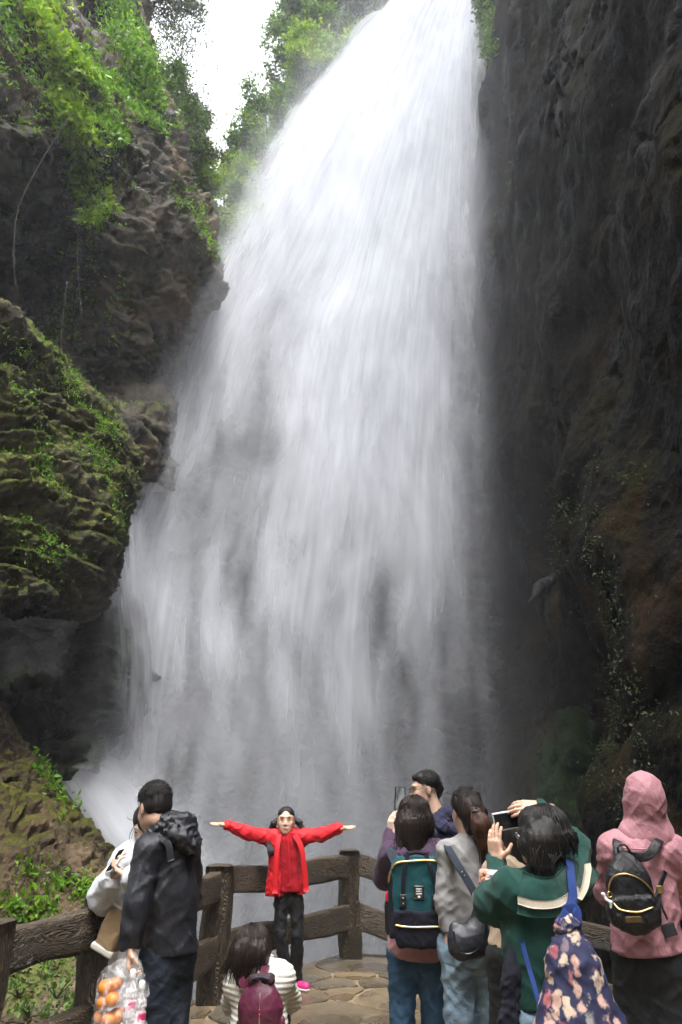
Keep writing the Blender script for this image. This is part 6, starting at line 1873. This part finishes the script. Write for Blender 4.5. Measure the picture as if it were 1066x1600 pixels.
# teal backpack
def teal_pack():
    q = p5.q; c = q(654, 1414, -.24)
    R = frame((.10, 1, .02))
    t = thing('backpack', 'teal and navy canvas backpack with brass zip frame on the woman in plum', 'backpack', c)
    D = lambda x, y, z: c + R @ np.array([x, y, z])
    up_ = child(t, 'upper_body', sdf_mesh([rbox(D(0, 0, .085), (.155, .085, .165), .03, R)], .008, .01, cuts=[(D(0, 0, -.045), -R[:, 2]), (D(-.155, 0, .20), unit(-R[:, 0] + .75 * R[:, 2])), (D(.155, 0, .20), unit(R[:, 0] + .75 * R[:, 2]))], warp=folds(.004, 10, 8, 90)), M['teal'], c)
    child(t, 'lower_pocket', sdf_mesh([rbox(D(.0, -.006, -.115), (.158, .092, .090), .03, R)], .008, .01, cuts=[(D(-.15, 0, -.13), unit(-R[:, 0] * 1 - .42 * R[:, 2])), (D(0, 0, -.046), R[:, 2])], warp=folds(.005, 10, 8, 91)), M['navy_canvas'], c)
    child(t, 'pocket_flap', sdf_mesh([rbox(D(0, -.075, -.055), (.145, .03, .04), .015, R)], .007, .01, warp=folds(.004, 12, 10, 92)), M['navy_canvas'], c)
    child(t, 'side_panel', sdf_mesh([rbox(D(-.152, .0, .0), (.02, .08, .16), .015, R)], .008, .01, cuts=[(D(-.155, 0, .19), unit(-R[:, 0] + .75 * R[:, 2]))]), M['navy_canvas'], c)
    child(t, 'top_zip', tube([D(-.165, -.06, .10), D(-.158, -.088, .165), D(-.12, -.092, .222), D(-.02, -.092, .236), D(.08, -.092, .240), D(.15, -.088, .225)], .0065, n=30, k=6), M['gold'], c)
    child(t, 'pocket_zip', tube([D(-.135, -.104, -.085), D(-.05, -.108, -.093), D(.14, -.108, -.088)], .0055, n=18, k=6), M['gold'], c)
    child(t, 'zip_pull', ribbon([D(-.13, -.112, -.09), D(-.128, -.116, -.12), D(-.13, -.114, -.145)], .008, .004, (0, -1, 0), n=8), M['navy_canvas'], c)
    for x in (-.085, .095):
        h = child(t, 'carry_handle', ribbon([D(x, -.094, .03), D(x + .004, -.099, .13), D(x * .8, -.098, .21), D(x * .55, -.075, .275)], .022, .007, (0, -1, .1), n=20), M['navy_canvas'], c)
        child(t, 'handle_tab', sdf_mesh([rbox(D(x, -.096, .035), (.02, .008, .032), .004, R)], .004, .006), M['black_leather'], c, parent=h)
        for z in (.022, .048):
            child(t, 'rivet', sdf_mesh([ell(D(x, -.106, z), (.005, .004, .005))], .0022, .002), M['steel'], c, parent=h)
    child(t, 'carry_bar', ribbon([D(-.075, -.05, .262), D(0, -.055, .278), D(.07, -.05, .262)], .022, .012, (0, -.6, 1), n=12), M['navy_canvas'], c)
    lb = child(t, 'logo_patch', sdf_mesh([rbox(D(.005, -.090, .075), (.030, .006, .036), .004, R)], .004, .006), M['phone_dark'], c)
    marks = [rbox(D(.005, -.0972, .094), (.016, .0012, .0035), .001, R), rbox(D(.001, -.0972, .082), (.011, .0012, .003), .001, R), rbox(D(.017, -.0972, .082), (.003, .0012, .003), .001, R), rbox(D(.005, -.0972, .070), (.017, .0012, .003), .001, R), rbox(D(.005, -.0972, .054), (.007, .0012, .006), .001, R)]
    child(t, 'logo_print', sdf_mesh(marks, .0016, .0005), M['white_plastic'], c, parent=lb)
    for a in ([q(612, 1322, -.02), q(612, 1332, -.12), q(622, 1352, -.185), D(-.085, .03, .20)], [q(684, 1318, -.02), q(682, 1330, -.12), q(672, 1350, -.19), D(.06, .03, .20)]):
        child(t, 'shoulder_strap', ribbon(a, .06, .014, [(0, -.3, 1), (0, -1, .4), (0, -1, .2), (0, -1, 0)], n=22), M['strap_slate'], c)
    b = D(-.165, -.03, -.02)
    tb = thing('drink_bottle', 'dark drink bottle with red cap in the side pocket of the teal backpack', 'bottle', b)
    child(tb, 'bottle_body', sdf_mesh([cap(b + V(0, 0, -.10), b + V(0, 0, .02), .03, .03), (cap(b + V(0, 0, .02), b + V(0, 0, .045), .028, .018), .01)], .005, .01), M['phone_dark'], b)
    child(tb, 'cap', sdf_mesh([cap(b + V(0, 0, .05), b + V(0, 0, .072), .024, .024)], .004, .005), M['red_plastic'], b)
teal_pack()

# maroon backpack on the crouching woman
def maroon_pack():
    q = p4.q; c = q(408, 1578, -.20)
    K = 0.82
    R = frame((.06, 1, .10))
    D = lambda x, y, z: c + R @ np.array([x, y, z])
    Ds = lambda x, y, z: c + R @ np.array([x, y, z]) * K
    sk = lambda vf: (c + (vf[0] - c) * K, vf[1])
    t = thing('backpack', 'maroon leather backpack on the back of the crouching woman', 'backpack', c)
    bd = child(t, 'bag_body', sk(sdf_mesh([cap(D(0, 0, .135), D(0, -.01, .02), .055, .125, flat=(R[:, 1], .6)), (cap(D(0, -.01, .02), D(0, -.01, -.14), .130, .140, flat=(R[:, 1], .6)), .05)], .008, .03, warp=lambda p: folds(.005, 9, 5, 95)(p) + .004 * np.sin(((p - c.astype(np.float32)) @ R[:, 0].astype(np.float32)) * 60) * smooth((p - c.astype(np.float32)) @ R[:, 2].astype(np.float32), 0.02, .13))), M['maroon'], c)
    child(t, 'gathered_top', sk(sdf_mesh([cap(D(-.05, -.01, .165), D(.05, -.01, .165), .032, .032)], .006, .02, warp=folds(.007, 22, 10, 96))), M['maroon_dark'], c)
    child(t, 'drawcord', sk(tube([D(-.05, -.045, .178), D(0, -.052, .19), D(.05, -.045, .178)], .007, n=12, k=6)), M['strap_slate'], c)
    child(t, 'zip', sk(tube([D(.0, -.052, .13), D(.004, -.082, .07), D(.006, -.090, .0), D(.006, -.09, -.12)], .0045, n=20, k=6)), M['steel'], c, parent=bd)
    for k_ in range(4):
        child(t, 'zip_stud', sk(sdf_mesh([ell(D(.006, -.078 - .006 * k_, .075 - .022 * k_), (.006, .006, .006))], .003, .003)), M['red_plastic'], c, parent=bd)
    child(t, 'side_pocket', sk(sdf_mesh([cap(D(.135, -.02, -.05), D(.135, -.02, -.15), .03, .05, flat=(R[:, 0], .6))], .007, .02)), M['maroon'], c)
    for a in ([Ds(-.035, .0, .17), q(382, 1538, -.16), q(376, 1528, -.1), q(374, 1526, .02)], [Ds(.035, .0, .17), q(412, 1520, -.14), q(416, 1510, -.07), q(418, 1508, .03)]):
        child(t, 'shoulder_strap', ribbon(a, .038, .012, (0, -1, .35), n=18), M['maroon'], c)
maroon_pack()

# floral drawstring bag on the woman in green
def floral_pack():
    q = p8.q; c = q(905, 1560, -.30)
    t = thing('floral_backpack', 'navy floral drawstring backpack hanging from a royal blue strap', 'backpack', c)
    bd = child(t, 'bag_body', sdf_mesh([cap(q(887, 1452, -.24), q(898, 1510, -.27), .036, .090, flat=((.1, 1, 0), .7)), (cap(q(898, 1510, -.27), q(910, 1640, -.28), .092, .205, flat=((.1, 1, 0), .55)), .06)], .009, .03, cuts=[(q(908, 1670, -.28), (0, 0, -1))], warp=folds(.011, 11, 2.5, 97)), M['floral'], c)
    child(t, 'gathered_neck', sdf_mesh([cap(q(877, 1450, -.25), q(897, 1454, -.25), .030, .030), cap(q(880, 1440, -.25), q(893, 1442, -.25), .026, .03)], .006, .015, warp=folds(.008, 22, 10, 98)), M['floral'], c, parent=bd)
    child(t, 'shoulder_strap', ribbon([q(890, 1345, -.06), q(893, 1375, -.17), q(895, 1405, -.215), q(886, 1425, -.25), q(876, 1446, -.27)], .034, .009, (0, -1, .15), n=26), M['royal'], c)
    child(t, 'shoulder_strap', ribbon([q(880, 1424, -.245), q(898, 1420, -.255), q(902, 1440, -.265), q(896, 1452, -.26)], .036, .009, (0, -1, .15), n=20), M['royal'], c)
    child(t, 'lower_strap', ribbon([q(904, 1458, -.24), q(930, 1500, -.22), q(952, 1560, -.22), q(965, 1620, -.22)], .03, .008, (.3, -1, .1), n=20), M['royal'], c)
    child(t, 'lower_strap', ribbon([q(815, 1470, -.17), q(826, 1510, -.20), q(836, 1545, -.24), q(846, 1580, -.27)], .018, .006, (-.2, -1, .1), n=20), M['royal'], c)
floral_pack()

# charcoal jacket carried over the arm of the woman in green
def carried_jacket():
    q = p8.q; c = q(800, 1530, -.10)
    v, f = sdf_mesh([cap(q(806, 1465, -.04), q(800, 1520, -.07), .026, .036, flat=((0, 1, 0), .7)), (cap(q(800, 1520, -.07), q(794, 1640, -.07), .036, .048, flat=((0, 1, 0), .7)), .03)], .008, .03, warp=folds(.012, 14, 4, 99))
    o = mesh_obj('carried_jacket', v, f, M['navy_canvas'], origin=c)
    tag(o, 'charcoal jacket hanging down beside the woman in green', 'jacket')
carried_jacket()

# slate crescent bag of the woman in grey
def crescent_bag():
    q = p7.q; c = q(733, 1450, -.22)
    t = thing('shoulder_bag', 'slate leather crescent shoulder bag on the woman in grey', 'bag', c)
    child(t, 'bag_body', sdf_mesh([cap(q(712, 1450, -.21), q(722, 1475, -.22), .030, .062, flat=((0, 1, 0), .6)), (cap(q(722, 1475, -.22), q(744, 1468, -.22), .070, .072, flat=((0, 1, 0), .6)), .05), (cap(q(744, 1468, -.22), q(750, 1425, -.21), .070, .034, flat=((0, 1, 0), .6)), .05), (cap(q(750, 1425, -.21), q(744, 1400, -.20), .03, .010), .02)], .007, .03, warp=folds(.004, 9, 9, 100)), M['black_leather'], c)
    child(t, 'piping', tube([q(708, 1452, -.25), q(716, 1482, -.262), q(735, 1490, -.268), q(756, 1470, -.262), q(759, 1432, -.25), q(748, 1402, -.23)], .004, n=30, k=6), M['phone_dark'], c)
    child(t, 'strap', ribbon([q(700, 1318, .0), q(700, 1324, -.09), q(716, 1352, -.165), q(732, 1378, -.19), q(743, 1398, -.20)], .042, .009, [(0, -.2, 1), (0, -1, .6), (0, -1, .2), (0, -1, 0), (0, -1, 0)], n=26), M['strap_slate'], c)
    child(t, 'strap_ring', tube([q(743, 1398, -.205) + V(.014 * math.cos(a), 0, .014 * math.sin(a)) for a in np.linspace(0, 2 * math.pi, 13)], .004, k=6), M['steel'], c)
    for (a, b) in ((722, 1362), (726, 1368)):
        child(t, 'strap_stud', sdf_mesh([ell(q(a, b, -.192), (.004, .004, .004))], .002, .002), M['steel'], c)
crescent_bag()

# black backpack of the woman in pink
def black_pack():
    q = p9.q; c = q(984, 1392, -.22)
    K = 0.84
    R = frame((.16, 1, .02), (-.05, 0, 1))
    D = lambda x, y, z: c + R @ np.array([x, y, z])
    Ds = lambda x, y, z: c + R @ np.array([x, y, z]) * K
    sk = lambda vf: (c + (vf[0] - c) * K, vf[1])
    t = thing('backpack', 'small black nylon backpack with gold zips on the woman in pink', 'backpack', c)
    bd = child(t, 'bag_body', sk(sdf_mesh([cap(D(0, 0, .165), D(0, -.005, .06), .040, .105, flat=(R[:, 1], .62)), (cap(D(0, -.005, .06), D(0, -.01, -.085), .118, .138, flat=(R[:, 1], .62)), .05), (rbox(D(0, 0, -.11), (.135, .075, .06), .035, R), .04)], .0075, .03, warp=folds(.005, 9, 8, 101))), M['black_nylon'], c)
    child(t, 'front_pocket', sk(sdf_mesh([rbox(D(-.005, -.080, -.085), (.115, .035, .075), .03, R)], .007, .02, warp=folds(.006, 12, 9, 102))), M['black_nylon'], c)
    child(t, 'main_zip', sk(tube([D(-.132, -.02, -.04), D(-.118, -.055, .04), D(-.085, -.072, .085), D(-.02, -.085, .098), D(.05, -.084, .07), D(.10, -.07, .02), D(.125, -.05, -.03)], .005, n=36, k=6)), M['gold'], c)
    child(t, 'pocket_zip', sk(tube([D(-.118, -.098, -.045), D(-.09, -.118, -.075), D(.0, -.124, -.088), D(.09, -.115, -.068)], .005, n=24, k=6)), M['gold'], c)
    child(t, 'maker_plate', sk(sdf_mesh([rbox(D(-.03, -.118, -.125), (.045, .004, .016), .003, R)], .003, .004)), plain_mat('dark_brass_plate', (0.16, 0.12, 0.05), 0.4, 0.8), c)
    for a in ([q(966, 1285 + 30, .02), q(964, 1316, -.12), q(968, 1338, -.18), Ds(-.02, .02, .18)], [q(1032, 1312, .02), q(1028, 1316, -.13), q(1010, 1338, -.19), Ds(.03, .02, .18)]):
        child(t, 'shoulder_strap', ribbon(a, .042, .012, [(0, -.1, 1), (0, -1, .5), (0, -1, .2), (0, -1, 0)], n=22), M['black_nylon'], c)
    child(t, 'grab_loop', sk(tube([D(-.025, -.01, .195), D(-.02, -.015, .235), D(.02, -.015, .24), D(.045, -.01, .195)], .007, n=16, k=6)), M['black_nylon'], c)
    child(t, 'lower_strap', ribbon([Ds(.12, .0, -.08), q(1030, 1388, -.16), q(1040, 1362, -.14)], .02, .008, (.3, -1, 0), n=14), M['black_nylon'], c)
    child(t, 'strap_buckle', sdf_mesh([rbox(q(1031, 1390, -.175), (.014, .006, .018), .004)], .003, .003), M['gold'], c)
    child(t, 'strap_tail', ribbon([q(1031, 1394, -.17), q(1034, 1415, -.19), q(1044, 1438, -.19)], .01, .004, (.2, -1, 0), n=10), M['black_nylon'], c)
    g = Ds(-.140, -.05, -.03)
    tk = thing('bag_charm', 'small white charm dangling from the black backpack', 'charm', g)
    child(tk, 'charm_body', sdf_mesh([cap(g + V(-.018, -.01, .018), g + V(-.012, -.012, .0), .007, .006), cap(g + V(-.012, -.012, .0), g + V(.008, -.02, -.012), .006, .008), cap(g + V(.008, -.02, -.012), g + V(.004, -.02, -.034), .008, .005), ell(g + V(-.022, -.01, .022), (.010, .008, .007))], .003, .006), M['white_plastic'], g)
    child(tk, 'charm_ring', tube([g + V(.012 * math.cos(a) + .01, -.01, .012 * math.sin(a) + .02) for a in np.linspace(0, 2 * math.pi, 11)], .0025, k=6), M['gold'], g)
black_pack()

# plastic carrier bag with fruit and water bottles
def carrier():
    q = p1.q
    g = wrL_man
    c = q(188, 1580, -.22)
    t = thing('plastic_bag', 'clear plastic bag of oranges and bottles held by the man in black', 'bag', c)
    kk = .00366
    body = [cap(q(182, 1535, -.22), q(186, 1640, -.22), .085, .155, flat=((0, 1, 0), .62)), (cap(q(205, 1500, -.22), q(184, 1540, -.22), .022, .075, flat=((0, 1, 0), .6)), .06), (cap(q(209, 1500, -.22), q(218, 1545, -.22), .018, .045, flat=((0, 1, 0), .6)), .05)]
    child(t, 'film', sdf_mesh(body, .008, .03, warp=folds(.012, 12, 4, 103)), M['film'], c)
    for a in ([q(203, 1496, -.22), q(196, 1508, -.23), q(180, 1522, -.24)], [q(209, 1496, -.2), q(214, 1510, -.21), q(222, 1528, -.22)]):
        child(t, 'handle', ribbon(a, .035, .006, (.2, -1, 0), n=12), M['film'], c)
    om = NT('orange_peel')
    co = om.coord('Object')
    om.bsdf(Base_Color=om.ramp(om.noise(co, 8, 3), [(0.3, (0.55, 0.13, 0.012)), (0.7, (0.66, 0.24, 0.03))]), Roughness=0.45, Normal=om.bump(om.n('ShaderNodeTexVoronoi', Vector=co, Scale=180.0), 0.3, 0.003))
    where = ['lowest and nearest the fence', 'at the bottom in the middle of the bag', 'at the bottom beside the bottles', 'in the second layer next to the film', 'in the second layer beside the bottle label', 'resting on top of the pile', 'wedged highest near the handle']
    for k, (a, b, dy) in enumerate([(158, 1588, -.22), (171, 1593, -.25), (182, 1588, -.22), (162, 1566, -.24), (176, 1562, -.25), (166, 1543, -.23), (181, 1537, -.22)]):
        cc = q(a, b, dy)
        r = .034 + .003 * (k % 3)
        v, f = sdf_mesh([ell(cc, (r, r, r * .9))], .006, .01, subs=[ell(cc + V(.0, 0, r * .95), (.006, .006, .006))])
        o = mesh_obj('orange', v, f, om.m, origin=cc)
        tag(o, 'orange fruit in the clear bag, ' + where[k], 'orange', 'oranges in the plastic bag')
    for k, (a, b, dy, lb) in enumerate([(203, 1572, -.24, 'water bottle in the clear bag, upright beside the oranges, white cap showing'), (217, 1590, -.22, 'water bottle with pink and white label in the clear bag, nearest the dark jeans')]):
        cc = q(a, b, dy)
        tb = thing('water_bottle', lb, 'bottle', cc, 'bottles in the plastic bag')
        z = np.array([0, 0, 1.0])
        child(tb, 'bottle_body', sdf_mesh([cap(cc - z * .10, cc + z * .06, .030, .030), (cap(cc + z * .06, cc + z * .12, .029, .012), .02)], .005, .01, warp=lambda p: .0015 * np.sin(p[:, 2] * 260)), M['pet'], cc)
        child(tb, 'bottle_cap', sdf_mesh([cap(cc + z * .125, cc + z * .140, .016, .016)], .003, .004), M['white_plastic'], cc)
        pm = NT('bottle_label'); co = pm.coord('Object')
        pm.bsdf(Base_Color=pm.ramp(pm.noise(pm.mapping(co, scale=(1, 1, 0.6)), 26, 1), [(0.0, (0.7, 0.68, 0.7)), (0.52, (0.60, 0.05, 0.16))], 'CONSTANT'), Roughness=0.4)
        child(tb, 'label', sdf_mesh([cap(cc - z * .045, cc + z * .02, .0325, .0325)], .004, .005, cuts=[(cc + z * .022, z), (cc - z * .045, -z)]), pm.m, cc)
wrL_man = None
carrier()

# tan tote of the woman in white
def tote():
    q = p2.q; c = q(178, 1455, -.12)
    t = thing('tote_bag', 'tan tote bag with white bottom band hanging by the white coat', 'bag', c)
    R = frame((.2, 1, 0), (.42, 0, 1))
    D = lambda x, y, z: c + R @ np.array([x, y, z])
    child(t, 'bag_body', sdf_mesh([rbox(D(0, 0, 0), (.065, .05, .10), .02, R)], .007, .01, warp=folds(.006, 9, 9, 104)), M['tan'], c)
    child(t, 'bottom_band', sdf_mesh([rbox(D(0, -.002, -.092), (.072, .056, .018), .01, R)], .006, .01), M['white_rib'], c)
    child(t, 'handle', ribbon([D(-.09, -.02, .13), D(-.02, -.03, .125), D(.06, -.03, .13)], .018, .006, (0, -.5, 1), n=12), M['white_rib'], c)
tote()

# ------------------------------------------------------------------ spray haze filling the gorge
def haze_box():
    lo, hi = np.array([-45., -30., -8.6]), np.array([45., 48., 72.])
    vs = [(x, y, z) for x in (lo[0], hi[0]) for y in (lo[1], hi[1]) for z in (lo[2], hi[2])]
    fs = [(0, 1, 3, 2), (4, 6, 7, 5), (0, 4, 5, 1), (2, 3, 7, 6), (0, 2, 6, 4), (1, 5, 7, 3)]
    m = NT('haze')
    vol = m.n('ShaderNodeVolumePrincipled', Color=(0.88, 0.92, 1.0, 1), Density=0.0013, Anisotropy=0.2)
    m.t.links.new(vol, m.out.inputs['Volume'])
    o = mesh_obj('haze', vs, fs, m.m, smooth_shade=False)
    tag(o, 'thin spray haze filling the gorge air', 'haze', kind='stuff')
haze_box()
